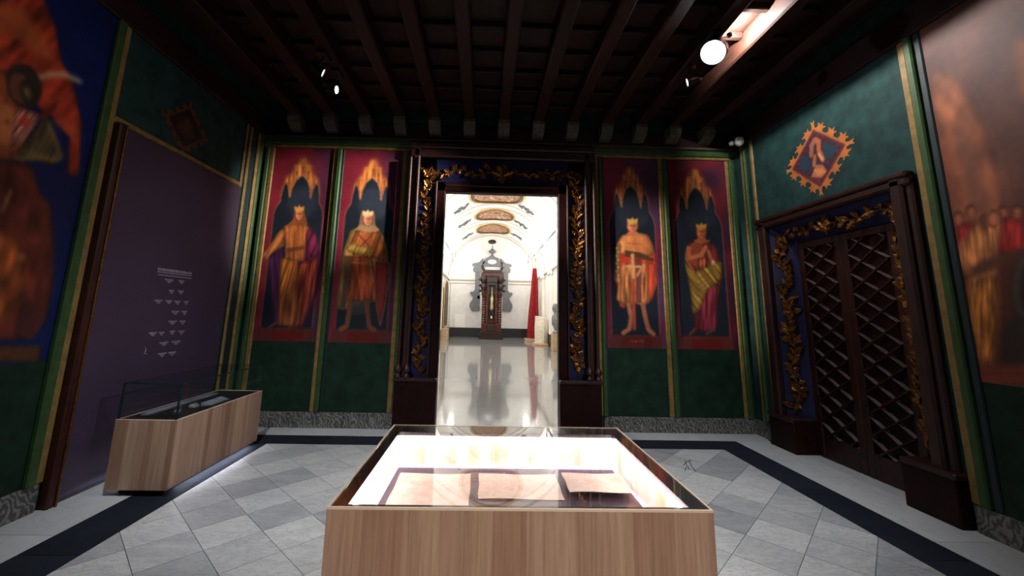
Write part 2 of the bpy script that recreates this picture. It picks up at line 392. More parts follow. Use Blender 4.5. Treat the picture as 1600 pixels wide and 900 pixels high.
# baseboards, one slab after the other
def baseboard(name, segs, label):
    root = thing(name, (segs[0][0], segs[0][2], 0), label, 'baseboard', kind='structure')
    for x0, x1, y0, y1 in segs: MB().bbox(x0, x1, y0, y1, 0, .2, .005).build('slab', 'baseboard_marble', root)
bt = .025
baseboard('baseboard_back_left', [(-3.355, -2.6, YB-bt, YB), (-2.597, -1.85, YB-bt, YB), (-1.847, -1.178, YB-bt, YB)], 'veined grey marble baseboard left of the doorway')
baseboard('baseboard_back_right', [(1.68, 2.4, YB-bt, YB), (2.403, 3.1, YB-bt, YB), (3.103, 3.775, YB-bt, YB)], 'veined grey marble baseboard right of the doorway')
baseboard('baseboard_left', [(XL, XL+bt, YF, .4), (XL, XL+bt, .403, 2.0), (XL, XL+bt, 2.003, 3.55), (XL, XL+bt, 5.56, YB)], 'veined grey marble baseboard along the left wall')
baseboard('baseboard_right', [(XR-bt, XR, YF, .4), (XR-bt, XR, .403, 2.0), (XR-bt, XR, 2.003, 3.36), (XR-bt, XR, 5.53, YB)], 'veined grey marble baseboard along the right wall')

# ------------------------------------------------------------------ carved portals
def leaf_mesh(lobes, curl):
    b = MB(); n = 8; vs = []
    for i in range(n+1):
        t = i/n; wd = .30*math.sin(PI*min(1, t*1.05+.02))**.8*(1+.38*math.cos(lobes*2*PI*t)); wd = max(wd, .01)
        z = .12*math.sin(PI*t)+curl*t*t
        vs += [(t, wd, z*.4+.02), (t-.03, wd*.5, z+.07), (t, 0, z+.02), (t-.03, -wd*.5, z+.07), (t, -wd, z*.4+.02)]
    fs = [(i*5+k, i*5+k+1, (i+1)*5+k+1, (i+1)*5+k) for i in range(n) for k in range(4)]
    b.add(vs, [f[::-1] for f in fs]); b.sm = True; return b
LEAVES = [pool(leaf_mesh(l, c), 'gilded_leaf', 'gold') for l, c in ((3, .25), (2, -.1), (4, .4))]
bud = MB(); bud.lathe([(.0, 0), (.28, .1), (.36, .28), (.2, .45), (.05, .55)], 0, 0, 8); BUD = pool(bud, 'gilded_bud', 'gold')

def portal(name, label, fn, basis, a0, a1, top, wi, wb, wo, li, lb, lo, depth, ph, amp, back, seed, splay=False):
    """fn(a, b, d): along the wall, up, out of the wall.  basis: columns along, up, out."""
    rnd = random.Random(seed)
    root = thing(name, fn((a0+a1)/2, 0, 0), label, 'doorway', kind='structure')
    def bx(n, A0, A1, B0, B1, D0, D1, mat, bev=.01):
        p, q = fn(A0, B0, D0), fn(A1, B1, D1)
        MB().bbox(*(v for i in range(3) for v in sorted((p[i], q[i]))), bev).build(n, mat, root)
    z1 = top+li; z2 = z1+lb; z3 = z2+lo
    for sgn, e in ((-1, a0), (1, a1)):
        i1 = e+sgn*wi; i2 = i1+sgn*wb; i3 = i2+sgn*wo
        if splay:
            MB().prism([(e, -back), (i2, .012), (i2, -back)], lambda a, d, b_: fn(a, b_, d), ph, z2).build('blue_field', 'blue_field', root)
        else:
            bx('jamb_moulding', e, i1, ph, z1, -back, depth*.75, 'portal_wood_dark', .015)
            bx('jamb_fillet', i1-sgn*.03, i1, ph, z1, depth*.75, depth*.95, 'portal_wood', .008)
            bx('blue_field', i1, i2, ph, z2, 0, depth*.4, 'blue_field', .002)
        bx('outer_moulding', i2, i3-sgn*wo*.35, ph, z3-.002, 0, depth, 'portal_wood', .02)
        bx('outer_fillet', i3-sgn*wo*.35, i3, ph, z3, 0, depth*.6, 'portal_wood', .015)
        bx('plinth', e+sgn*.0, i3+sgn*.02, 0, ph, -back, depth*1.25, 'portal_wood_dark', .01)
        bx('plinth_cap', e+sgn*.003, i3+sgn*.035, ph-.03, ph+.02, -back, depth*1.4, 'portal_wood', .012)
        # vine climbing the jamb
        ac = (e+i2)/2 if splay else (i1+i2)/2; dd = -back/2+.03 if splay else depth*.42
        Av = Vector(fn(1, 0, 0))-Vector(fn(0, 0, 0)); Dv = Vector(fn(0, 0, 1))-Vector(fn(0, 0, 0)); bs = basis
        slope = 0.
        if splay:
            nv = (Av*(-sgn*back)+Dv*wb).normalized(); up = Vector((0, 0, 1)); bs = (up.cross(nv), up, nv); slope = sgn*back/wb
        P = []; zz = ph+.1; ph0 = rnd.random()*6
        k = 2*PI/.46
        st = [fn(ac+amp*math.sin(k*(zq-ph)+ph0), zq, dd+.006+slope*amp*math.sin(k*(zq-ph)+ph0)) for zq in np.arange(ph+.06, z1+lb*.4, .05)]
        MB().tube(st, .009, 6).build('gilded_stem', 'gold', root)
        zq = ph+.08; s_ = 1
        while zq < z1+lb*.35:
            ang = (rnd.uniform(.3, 1.3) if s_ > 0 else PI-rnd.uniform(.3, 1.3)); L = rnd.uniform(.10, .16)*wb/.24
            A = ac+amp*math.sin(k*(zq-ph)+ph0)*.8
            leaf(root, fn, bs, A, zq, dd+slope*(A-ac), ang, L, rnd); s_ = -s_; zq += rnd.uniform(.03, .05)
    dl = depth*.42
    if splay:
        MB().prism([(top, -back), (z2, .012), (z2, -back)], lambda b_, d, a: fn(a, b_, d), a0-wb-wi, a1+wb+wi).build('blue_field', 'blue_field', root); dl = -back/2+.04
    if not splay: bx('lintel_moulding', a0-wi, a1+wi, top, z1, -back, depth*.75, 'portal_wood_dark', .015)
    if not splay: bx('lintel_bead', a0, a1, top+li*.55, top+li*.7, depth*.75, depth*.9, 'portal_wood', .01)
    if not splay: bx('blue_field', a0-wi-wb, a1+wi+wb, z1, z2, 0, depth*.4, 'blue_field', .002)
    bx('outer_moulding', a0-wi-wb-wo, a1+wi+wb+wo, z2, z3-lo*.4, 0, depth, 'portal_wood', .02)
    bx('outer_fillet', a0-wi-wb-wo, a1+wi+wb+wo, z3-lo*.4, z3, 0, depth*1.15, 'portal_wood', .015)
    zc = (z1+z2)/2-.02; am = amp*lb/wb*.7
    k = 2*PI/.5; xs = np.arange(a0-wi-wb*.4, a1+wi+wb*.4, .05); mid = (a0+a1)/2
    MB().tube([fn(x, zc+am*.8*math.sin(k*abs(x-mid)), dl+.005) for x in xs], .009, 6).build('gilded_stem', 'gold', root)
    x = a0-wi-wb*.4; s_ = 1
    while x < a1+wi+wb*.4:
        out = 0 if x > mid else PI
        ang = out+s_*rnd.uniform(.2, 1.0); L = rnd.uniform(.10, .15)*min(1.1, max(.8, lb/.24))
        leaf(root, fn, basis, x, zc+am*.7*math.sin(k*abs(x-mid)), dl, ang, L, rnd); s_ = -s_; x += rnd.uniform(.05, .075)
    for ang in np.linspace(PI/2-1.2, PI/2+1.2, 5): leaf(root, fn, basis, mid, zc-.06*lb/.3, dl+.02, ang, .17*lb/.3*(1.5 if abs(ang-PI/2) < .1 else 1), rnd)
    leaf(root, fn, basis, mid, zc, dl+.02, -PI/2, .16*lb/.3, rnd)
    return root
def leaf(root, fn, basis, a, b_, d, ang, L, rnd):
    B = Matrix([basis[0], basis[1], basis[2]]).transposed()
    R = B @ Matrix.Rotation(ang, 3, 'Z') @ Matrix.Rotation(rnd.uniform(-.5, .5), 3, 'X')
    put(rnd.choice(LEAVES), 'gilded_leaf', fn(a, b_, d), root, R, (L, L, L))
    if rnd.random() < .3: put(BUD, 'gilded_bud', fn(a+.01, b_, d), root, B, (L*.16, L*.16, L*.16))

back_fn = lambda a, b_, d: (a, YB-d, b_)
p1 = portal('door_1', 'dark carved doorway with gilded vines on blue, open to the bright gallery', back_fn, ((1, 0, 0), (0, 0, 1), (0, -1, 0)),
            DXL, DXR, DZ, .15, .24, .155, .15, .37, .22, .13, .66, .045, .05, 3)
for xs in ((-1.135, -1.02), (1.455, 1.575)):
    for x in xs:
        MB().lathe([(.05, .68), (.05, .70), (.036, .715), (.03, .74), (.05, .76), (.058, .785), (.05, .81), (.03, .835), (.024, .86), (.024, 3.8)], x, YB-.135, 14).build('colonette', 'portal_wood', p1)
right_fn = lambda a, b_, d: (XR-d, a, b_)
# ornament basis on the right wall: along is -Y so that out is -X
p2 = portal('door_2', 'closed double door of diagonal wooden lattice in a gilded blue frame', right_fn, ((0, -1, 0), (0, 0, 1), (-1, 0, 0)),
            RDY0, RDY1, RDZ, .0, .235, .18, .0, .235, .135, .09, .38, .03, .18, 8, True)
# two leaves with lattice slats
SL = math.radians(34)
for y0, y1 in ((4.457, RDY1-.004), (RDY0+.004, 4.453)):
    lf = bpy.data.objects.new('door_leaf', None); COL.objects.link(lf); lf.parent = p2; lf.location = Vector((XR+.18, (y0+y1)/2, 0))-p2.location
    X0, X1 = XR+.16, XR+.215
    def rb(n, a, b_, c_, d_, e=X0, f_=X1, mat='door_wood'): MB().bbox(e, f_, a, b_, c_, d_, .008).build(n, mat, lf)
    rb('stile', y0, y0+.085, .004, RDZ-.004); rb('stile', y1-.085, y1, .004, RDZ-.004)
    rb('rail', y0+.085, y1-.085, .004, .25); rb('rail', y0+.085, y1-.085, RDZ-.09, RDZ-.004)
    rb('backing_panel', y0+.08, y1-.08, .24, RDZ-.08, X0+.035, X1-.005, 'portal_wood_dark')
    q0, q1, c0, c1 = y0+.085, y1-.085, .25, RDZ-.09
    for sgn, xa, xb, wd_ in ((1, X0-.006, X0+.034, .0055), (-1, X0-.02, X0+.014, .008)):
        z = c0-1.2
        while z < c1+.6:
            # slat centre line z = z + sgn*tan*(y-q0); clip a thin parallelogram
            tq = math.tan(SL)*sgn; hw = wd_/math.cos(SL)
            poly = [(q0, z-hw), (q1, z-hw+tq*(q1-q0)), (q1, z+hw+tq*(q1-q0)), (q0, z+hw)]
            poly = clip(poly, q0, q1, c0, c1)
            if len(poly) >= 3:
                # slats of one direction get the paler colour, their highlight painted in
                MB().prism(poly, lambda a, b_, d: (d, a, b_), xa, xb).build('slat', 'slat_lit' if sgn > 0 else 'door_wood', lf)
            z += .208
    

# ------------------------------------------------------------------ flat paint on walls
def vnoise(h, w_, cells):
    g = np.random.rand(cells[0]+2, cells[1]+2)
    y = np.linspace(0, cells[0], h, endpoint=False); x = np.linspace(0, cells[1], w_, endpoint=False)
    yi = y.astype(int); xi = x.astype(int); fy = (y-yi)[:, None]; fx = (x-xi)[None, :]
    fy = fy*fy*(3-2*fy); fx = fx*fx*(3-2*fx)
    a = g[np.ix_(yi, xi)]; b_ = g[np.ix_(yi, xi+1)]; c_ = g[np.ix_(yi+1, xi)]; d = g[np.ix_(yi+1, xi+1)]
    return (a*(1-fx)+b_*fx)*(1-fy)+(c_*(1-fx)+d*fx)*fy
class Paint:
    """A painted field on a wall: a fine flat grid, brush shapes set down in measured positions."""
    def __init__(s, fn, a0, a1, b0, b1, res=.0075, d=.006):
        s.fn, s.d = fn, d; s.nx = int(round((a1-a0)/res)); s.ny = int(round((b1-b0)/res))
        A, B = np.meshgrid(np.linspace(a0, a1, s.nx+1), np.linspace(b0, b1, s.ny+1))
        s.A, s.B = A, B
        p0 = np.array(fn(0, 0, 0)); pa = np.array(fn(1, 0, 0))-p0; pb = np.array(fn(0, 1, 0))-p0
        P = p0[None, None]+A[..., None]*pa+B[..., None]*pb-np.array((0, 0, H))
        k = P @ np.array(cw); s.X = CX+F_PX*(P @ np.array(cr))/k; s.Y = CY-F_PX*(P @ np.array(cu))/k
        s.c = np.zeros(A.shape+(3,)); s.keep = None; s.mask = np.ones(A.shape)
    def fill(s, c): s.c[:] = c
    def blur(s, m_, r):
        for _ in range(2):
            for ax in (0, 1):
                acc = m_*1.
                for k in range(1, r+1): acc = acc+np.roll(m_, k, ax)+np.roll(m_, -k, ax)
                m_ = acc/(2*r+1)
        return m_
    def lay(s, m_, c, op=1, soft=1):
        if soft: m_ = s.blur(m_.astype(float), soft)
        s.mask = m_; k = (m_*op)[..., None]; s.c = s.c*(1-k)+np.array(c, float)*k
    def inside(s, pts):
        r = np.zeros(s.X.shape, bool); n = len(pts)
        for i in range(n):
            (x1, y1), (x2, y2) = pts[i], pts[(i+1) % n]
            if y1 == y2: continue
            c = ((y1 > s.Y) != (y2 > s.Y)) & (s.X < (x2-x1)*(s.Y-y1)/(y2-y1)+x1); r ^= c
        return r
    def poly(s, pts, c, op=1, soft=1): s.lay(s.inside(pts), c, op, soft); return s
    def ell(s, x, y, rx, ry, c, op=1, soft=1, rot=0):
        dx, dy = s.X-x, s.Y-y; ca, sa = math.cos(rot), math.sin(rot)
        s.lay(((dx*ca+dy*sa)/rx)**2+((-dx*sa+dy*ca)/ry)**2 < 1, c, op, soft); return s
    def line(s, pts, wd, c, op=1, soft=1):
        m_ = np.zeros(s.X.shape, bool)
        for (x1, y1), (x2, y2) in zip(pts[:-1], pts[1:]):
            dx, dy = x2-x1, y2-y1; L = dx*dx+dy*dy+1e-9
            t_ = np.clip(((s.X-x1)*dx+(s.Y-y1)*dy)/L, 0, 1)
            m_ |= np.hypot(s.X-x1-t_*dx, s.Y-y1-t_*dy) < wd/2
        s.lay(m_, c, op, soft); return s
    def folds(s, per, amp, slant=0., ph=0.):         # irregular drapery folds inside the last shape
        tab = np.random.rand(64, 64)
        def nz(x, y):
            xi = np.floor(x).astype(int); yi = np.floor(y).astype(int); fx = x-xi; fy = y-yi; fx = fx*fx*(3-2*fx); fy = fy*fy*(3-2*fy)
            g = lambda i, j: tab[np.mod(j, 64), np.mod(i, 64)]
            return (g(xi, yi)*(1-fx)+g(xi+1, yi)*fx)*(1-fy)+(g(xi, yi+1)*(1-fx)+g(xi+1, yi+1)*fx)*fy
        q = s.X+slant*(s.Y-400)
        f = 2*nz(q/per*1.7, s.Y/34.)-1+.6*(2*nz(q/per*3.6+9, s.Y/22.+5)-1)
        inner = s.blur(s.mask, 4)
        k = (1+amp*1.35*f*s.mask)*(1-.75*s.mask*(1-inner))*1.06; k = np.where(s.mask > .02, k, 1); s.c = s.c*k[..., None]; return s
    def model(s, cx, wd, amp):                       # painter's rounding of a form from left light to right dark
        k = 1-amp*np.clip((s.X-cx)/wd, -1, 1)*s.mask; s.c = s.c*k[..., None]; return s
    def grain(s, amp=.16):
        h, w_ = s.X.shape; n = sum(vnoise(h, w_, (max(2, h//q), max(2, w_//q)))*a for q, a in ((48, .5), (16, .3), (5, .2)))
        s.c = s.c*(1+amp*2*(n-.5))[..., None]; return s
    def build(s, name, loc, cut=False):
        s.c = np.clip(s.c, 0, 255)
        n1 = s.nx+1; V = np.empty((s.A.size, 3)); p0 = np.array(s.fn(0, 0, s.d)); pa = np.array(s.fn(1, 0, s.d))-p0; pb = np.array(s.fn(0, 1, s.d))-p0
        V = p0+s.A.reshape(-1, 1)*pa+s.B.reshape(-1, 1)*pb-np.array(loc)
        i, j = np.meshgrid(np.arange(s.nx), np.arange(s.ny)); q = (j*n1+i).ravel()
        if cut:
            km = s.keep.ravel(); ok = (km[q].astype(int)+km[q+1]+km[q+n1]+km[q+n1+1]) >= 2; q = q[ok]
        Fq = np.stack([q, q+1, q+n1+1, q+n1], 1)
        nrm = np.cross(pa, pb); out = np.array(s.fn(0, 0, 1))-np.array(s.fn(0, 0, 0))
        if nrm @ out < 0: Fq = Fq[:, ::-1]
        col = s.c.reshape(-1, 3)/255
        if cut:
            used = np.unique(Fq); mp = np.zeros(len(V), int); mp[used] = np.arange(len(used)); V = V[used]; Fq = mp[Fq]; col = col[used]
        me = bpy.data.meshes.new(name); nv, nf = len(V), len(Fq)
        me.vertices.add(nv); me.vertices.foreach_set('co', V.ravel()); me.loops.add(nf*4); me.loops.foreach_set('vertex_index', Fq.ravel().astype(np.int32))
        me.polygons.add(nf); me.polygons.foreach_set('loop_start', np.arange(0, nf*4, 4, dtype=np.int32)); me.update(calc_edges=True)
        lc = np.where(col <= .04045, col/12.92, ((col+.055)/1.055)**2.4)
        at = me.color_attributes.new('Col', 'FLOAT_COLOR', 'POINT'); at.data.foreach_set('color', np.concatenate([lc, np.ones((nv, 1))], 1).ravel().astype(np.float32))
        me.materials.append(MATS['painted']); o = bpy.data.objects.new(name, me); COL.objects.link(o); o.location = loc
        return o

def king_panel(x0, x1, label, left_shift, figure, red=(136, 38, 54), plum=(74, 38, 66)):
    zt, zb = 3.94, 1.115
    P = Paint(back_fn, x0, x1, zb, zt, .0075, .006)
    U = (P.A-x0)/(x1-x0); V = (zt-P.B)/(zt-zb)
    n = vnoise(*U.shape, (9, 4)); k = np.clip((U-.35)*1.3+(n-.5)*1.4, 0, 1)[..., None]
    P.c = np.array(red)*(1-k)+np.array(plum)*k
    def px(u, v): # panel fraction -> measured position
        p = np.array(back_fn(x0+u*(x1-x0), zt-v*(zt-zb), 0))-np.array((0, 0, H)); kk = p @ np.array(cw)
        return (CX+F_PX*(p @ np.array(cr))/kk, CY-F_PX*(p @ np.array(cu))/kk)
    Q = lambda pts: [px(u+left_shift, v) for u, v in pts]
    can = (206, 122, 62)
    # canopy of gilded gothic tracery
    P.poly(Q([(.44, .05), (.56, .05), (.60, .085), (.66, .10), (.69, .14), (.77, .165), (.80, .20), (.83, .26), (.70, .27), (.30, .27), (.17, .26), (.20, .20), (.23, .165), (.31, .14), (.34, .10), (.40, .085)]), can, .92, 2).folds(5.5, .22)
    for u in (.28, .40, .50, .60, .72): P.line(Q([(u, .10+abs(u-.5)*.28), (u, .19+abs(u-.5)*.1)]), 1.6, (92, 44, 26), .7)
    for v in (.10, .155): P.line(Q([(.36, v), (.64, v)]), 1.5, (214, 140, 70), .6)
    navy = (30, 38, 50)
    body = [(.09, .945), (.09, .37), (.10, .345), (.13, .32), (.175, .298), (.185, .25), (.21, .21), (.25, .19), (.29, .22), (.325, .275), (.345, .225), (.40, .18), (.50, .15), (.60, .18), (.655, .225), (.675, .275), (.71, .22), (.75, .19), (.79, .21), (.815, .25), (.825, .298), (.87, .32), (.90, .345), (.915, .37), (.915, .945)]
    P.poly(Q(body), navy, 1, 1)
    P.ell(*px(.55+left_shift, .30), 24, 26, (64, 70, 86), .45, 4)
    rim = (190, 104, 84)
    P.line(Q(body[:8]), 1.7, rim, .8); P.line(Q(body[7:11]+body[10:15]+[body[15]]), 1.9, (206, 130, 74), .9); P.line(Q(body[15:]), 1.5, rim, .7)
    P.poly(Q([(.055, .945), (.09, .945), (.09, .36), (.07, .36)]), (120, 44, 52), .55)
    P.poly(Q([(.06, .935), (.95, .935), (.97, 1.), (.03, 1.)]), (100, 44, 40), 1)
    P.poly(Q([(.28, .95), (.78, .95), (.78, 1.), (.28, 1.)]), (104, 26, 20), .9)
    figure(P); P.grain(.2)
    return tag(P.build('king_painting', ((x0+x1)/2, YB, zb)), label, 'painting', 'painted kings in niches on the back wall')
SK = (214, 124, 84)
def head(P, x, y, rx, ry, skin=SK, hair=(96, 50, 30), crown=(226, 170, 84)):
    P.ell(x, y-1, rx+2.2, ry+1.5, hair); P.ell(x, y, rx, ry, skin).model(x, rx*1.6, .3)
    P.line([(x-rx*.55, y-1), (x-rx*.15, y-1)], 1.3, (70, 34, 26), .8); P.line([(x+rx*.15, y-1), (x+rx*.6, y-1)], 1.3, (70, 34, 26), .8)
    P.line([(x, y-1), (x+.6, y+2.6)], 1.2, (150, 78, 54), .7); P.line([(x-2, y+ry*.55), (x+2, y+ry*.55)], 1.2, (130, 54, 44), .8)
    if crown:
        P.poly([(x-rx-1, y-ry*.55), (x-rx-2, y-ry-4), (x-rx*.4, y-ry-1.5), (x, y-ry-6), (x+rx*.4, y-ry-1.5), (x+rx+2, y-ry-4), (x+rx+1, y-ry*.55)], crown)
def fig_a(P):
    br = (184, 104, 54)
    P.poly([(421, 403), (437, 380), (447, 405), (437, 456), (438, 505), (428, 503), (423, 456)], (78, 36, 76)).folds(7, .25)
    P.poly([(479, 355), (490, 358), (498, 381), (501, 402), (497, 455), (474, 511), (461, 511), (463, 437), (473, 380)], (106, 32, 68)).folds(8, .22)
    P.poly([(468, 412), (496, 404), (492, 455), (472, 510), (461, 510), (463, 440)], (158, 66, 48)).folds(7.5, .32, .16)
    P.poly([(440, 402), (466, 402), (467, 440), (464, 511), (434, 508), (437, 440)], (150, 82, 44)).folds(8, .22, .1)
    P.poly([(444, 353), (456, 349), (478, 349), (483, 356), (477, 384), (475, 408), (446, 408), (446, 384)], br).folds(4.6, .16)
    P.poly([(440, 405), (452, 402), (461, 411), (450, 450), (437, 470), (436, 450)], (186, 108, 44)).folds(6, .2, .3)
    P.poly([(446, 356), (438, 360), (417, 391), (402, 403), (403, 409), (415, 406), (428, 394), (444, 384)], (190, 112, 62)).folds(7, .18, .6)
    P.ell(405, 405, 5, 2.6, SK, 1, 1, -.6)
    P.poly([(483, 356), (492, 362), (499, 382), (497, 400), (486, 404), (480, 388), (478, 366)], (124, 42, 76)).folds(9, .3, .5)
    P.poly([(448, 388), (474, 384), (475, 390), (448, 395)], (104, 52, 34), .7)
    P.poly([(462, 326), (458, 343), (448, 353), (458, 352), (479, 352), (481, 350), (475, 330)], (150, 82, 46))
    head(P, 468, 335, 6, 9.2, (226, 138, 90), (112, 58, 34), (226, 160, 80))
    P.line([(436, 502), (421, 511)], 4, (120, 66, 44)); P.line([(460, 507), (452, 512)], 4, (110, 56, 44))
def fig_b(P):
    P.poly([(548, 360), (560, 355), (586, 356), (600, 370), (606, 394), (607, 410), (596, 440), (588, 470), (560, 478), (537, 484), (525, 482), (530, 452), (536, 396)], (180, 136, 70)).folds(13, .2)
    P.poly([(538, 400), (556, 400), (548, 440), (540, 482), (532, 482), (536, 440)], (86, 58, 54), .8)
    P.poly([(556, 360), (594, 362), (602, 392), (600, 412), (582, 402), (552, 398), (546, 384)], (178, 98, 52)).folds(9, .2, .4)
    P.poly([(570, 362), (580, 372), (572, 386), (560, 378)], (212, 114, 66), .9); P.line([(560, 366), (580, 388)], 1.4, (90, 46, 34)); P.line([(582, 366), (560, 390)], 1.4, (90, 46, 34))
    P.poly([(540, 386), (552, 380), (578, 387), (582, 397), (562, 398), (543, 393)], (212, 164, 78)).folds(8, .16, .5)
    P.poly([(552, 400), (580, 400), (586, 428), (583, 471), (542, 471), (548, 424)], (186, 84, 48)).folds(8.5, .24)
    P.line([(551, 410), (582, 413)], 3, (220, 150, 90), .8)
    P.poly([(545, 470), (578, 470), (574, 490), (550, 492)], (74, 70, 66), .8)
    P.line([(547, 470), (545, 492), (542, 509), (533, 514)], 7.5, (140, 84, 56)); P.line([(573, 470), (575, 492), (577, 510), (585, 515)], 7.5, (126, 72, 50))
    P.poly([(587, 408), (608, 411), (607, 440), (602, 475), (594, 509), (588, 478), (585, 440)], (140, 50, 42)).folds(7, .16)
    P.line([(587, 408), (608, 411), (607, 440), (602, 475), (594, 509), (588, 478), (585, 440), (587, 408)], 1.5, (196, 128, 84), .8)
    P.line([(577, 398), (583, 440)], 2.2, (206, 160, 110), .8); P.line([(570, 410), (588, 406)], 2, (206, 160, 110), .8)
    P.poly([(565, 331), (585, 331), (587, 354), (560, 356), (562, 345)], (150, 112, 88)); P.poly([(556, 358), (562, 352), (586, 352), (594, 360), (576, 364)], (190, 150, 104), .9)
    head(P, 575, 343, 6.6, 10, (234, 152, 110), (120, 84, 64), (236, 200, 142))
def fig_c(P):
    P.poly([(968, 372), (1014, 370), (1024, 398), (1027, 440), (1017, 472), (1008, 440), (970, 440), (966, 455), (961, 438), (962, 400)], (196, 62, 44)).folds(9, .2)
    P.poly([(1012, 409), (1022, 411), (1027, 440), (1018, 468), (1011, 470)], (240, 92, 62)).folds(8, .16)
    P.poly([(966, 466), (977, 470), (976, 482), (968, 479)], (206, 74, 56))
    P.poly([(972, 368), (983, 364), (1000, 364), (1011, 367), (1020, 383), (1021, 399), (1004, 402), (976, 396), (966, 396), (964, 381)], (228, 138, 82)).model(992, 34, .22).folds(11, .1)
    P.line([(975, 370), (976, 394)], 3, (236, 170, 96)); P.line([(981, 380), (1003, 382)], 1.4, (150, 84, 50), .6)
    P.poly([(971, 412), (1010, 410), (1014, 473), (1005, 478), (993, 474), (978, 478), (962, 468)], (212, 130, 74)).folds(7.6, .26)
    P.poly([(992, 404), (1001, 404), (1003, 474), (993, 474)], (112, 62, 62), .85)
    P.poly([(976, 391), (1000, 395), (1022, 404), (1020, 410), (1000, 404), (976, 401)], (96, 66, 46))
    P.line([(1006, 414), (995, 431)], 4, (226, 150, 104)); 
    P.line([(967, 384), (964, 408), (964, 434)], 8, (140, 98, 58))
    for q in range(8): P.ell(964+(q % 2)*3-1, 388+q*6, 2, 1.6, (226, 196, 130), .8)
    P.ell(965, 437, 4, 4, (226, 134, 92))
    P.line([(982, 476), (986, 496), (983, 514), (974, 520)], 7, (206, 126, 86)); P.line([(1004, 476), (1009, 500), (1013, 515), (1021, 522)], 7, (184, 108, 76))
    P.line([(988, 400), (989, 440)], 4.5, (236, 176, 116)); P.line([(989, 438), (991, 514)], 5.5, (196, 80, 56)); P.line([(978, 416), (1001, 417)], 3, (240, 186, 120)); P.ell(988, 399, 3, 3, (240, 190, 120))
    for q in range(7): P.line([(985+q*3.4, 531), (984.5+q*3.4+(q % 3-1), 535)], 1.2, (196, 128, 98), .8)
    for q in range(6): P.line([(978+q*5, 539), (978+q*5, 543)], 1.3, (186, 120, 92), .7)
    P.poly([(981, 362), (996, 362), (998, 367), (979, 367)], (214, 128, 90))
    head(P, 988, 354, 6.6, 9, (240, 142, 108), (206, 122, 70), (244, 196, 96))
def fig_d(P):
    P.poly([(1075, 380), (1086, 374), (1106, 376), (1120, 386), (1126, 410), (1127, 436), (1121, 470), (1117, 518), (1086, 518), (1083, 488), (1075, 436), (1071, 400)], (110, 48, 48)).folds(12, .2)
    P.poly([(1103, 450), (1121, 443), (1120, 506), (1116, 518), (1090, 518), (1092, 482)], (126, 44, 60)).folds(7, .3)
    P.poly([(1077, 384), (1086, 376), (1094, 376), (1100, 394), (1096, 420), (1078, 412)], (146, 70, 48))
    P.poly([(1070, 392), (1074, 414), (1086, 425), (1100, 418), (1112, 408), (1127, 410), (1127, 434), (1116, 446), (1105, 452), (1093, 484), (1082, 490), (1080, 461), (1075, 436), (1070, 414)], (146, 114, 52)).folds(9, .26, -.8)
    for q in range(4): P.line([(1076+q, 424+q*9), (1090, 437+q*9), (1112-q*3, 424+q*9)], 1.8, (112, 82, 38), .6)
    P.line([(1074, 384), (1071, 404), (1084, 426)], 1.6, (206, 150, 84), .8)
    P.line([(1076, 388), (1076, 404), (1096, 398), (1102, 386)], 6.5, (196, 110, 70)); P.line([(1106, 392), (1113, 410)], 5, (176, 96, 64)); P.ell(1114, 410, 2.6, 4, (226, 180, 140))
    P.poly([(1088, 404), (1106, 402), (1104, 418), (1090, 420)], (176, 92, 60), .7).folds(4, .2)
    P.line([(1086, 376), (1096, 380), (1108, 376)], 2.4, (200, 140, 74), .7)
    P.line([(1086, 514), (1078, 522)], 4, (120, 62, 50)); P.line([(1112, 516), (1104, 522)], 4, (110, 56, 50))
    P.poly([(1090, 370), (1102, 370), (1104, 378), (1088, 378)], (180, 96, 58))
    head(P, 1095.6, 363, 6.4, 9.6, (202, 112, 64), (120, 66, 36), (210, 150, 70))
king_panel(-3.178, -2.312, 'niche painting of a crowned king in purple robes pointing left, far left on back wall', .0, fig_a)
king_panel(-2.150, -1.280, 'niche painting of a hooded king holding a red shield, left of the doorway', .0, fig_b)
king_panel(1.755, 2.590, 'niche painting of a king with a sword and red cape, right of the doorway', -.01, fig_c, (126, 34, 58), (84, 52, 84))
king_panel(2.762, 3.635, 'niche painting of a king in a yellow toga, hand on chest, by right corner', -.04, fig_d, (120, 30, 44), (66, 30, 54))
# dado panels under the kings
for x0, x1, where in ((-3.178, -2.312, 'purple-robed king'), (-2.15, -1.28, 'shield king'), (1.755, 2.59, 'sword king'), (2.762, 3.635, 'toga king')):
    TN[0] += 1
    tag(MB().box(x0, x1, YB-.005, YB, .2, 1.115).build('trim_%d' % TN[0], 'dado_green'), 'plain dark green dado panel under the '+where, 'dado', kind='structure')

# ------------------------------------------------------------------ murals on the side walls
left_fn = lambda a, b_, d: (XL+d, a, b_)
P = Paint(left_fn, 1.7, 3.428, 1.12, 4.1, .0085, .006); P.fill((11, 27, 84))
P.poly([(-300, -200), (60, -200), (68, 0), (85, 40), (95, 95), (112, 126), (126, 190), (125, 215), (123, 270), (112, 278), (105, 270), (108, 215), (95, 200), (85, 185), (60, 170), (30, 120), (-300, 110)], (164, 56, 34)).folds(46, .28, .8)
P.poly([(-200, -60), (30, 10), (70, 60), (88, 100), (60, 88), (20, 55), (-200, 40)], (196, 104, 52), .6, 3)
P.poly([(82, 182), (110, 190), (122, 205), (116, 215), (92, 200), (80, 188)], (212, 92, 62), .6, 2); P.line([(113, 225), (116, 268)], 6, (130, 36, 34), .6, 2)
P.poly([(-250, 110), (20, 110), (40, 170), (36, 250), (-250, 250)], (150, 74, 44)).folds(30, .2)
P.ell(8, 195, 16, 34, (206, 122, 70), .9, 2); P.ell(10, 190, 3, 4, (90, 46, 30), .7)
P.line([(54, 122), (80, 116), (100, 116), (124, 127)], 8, (214, 190, 150), .8, 2)
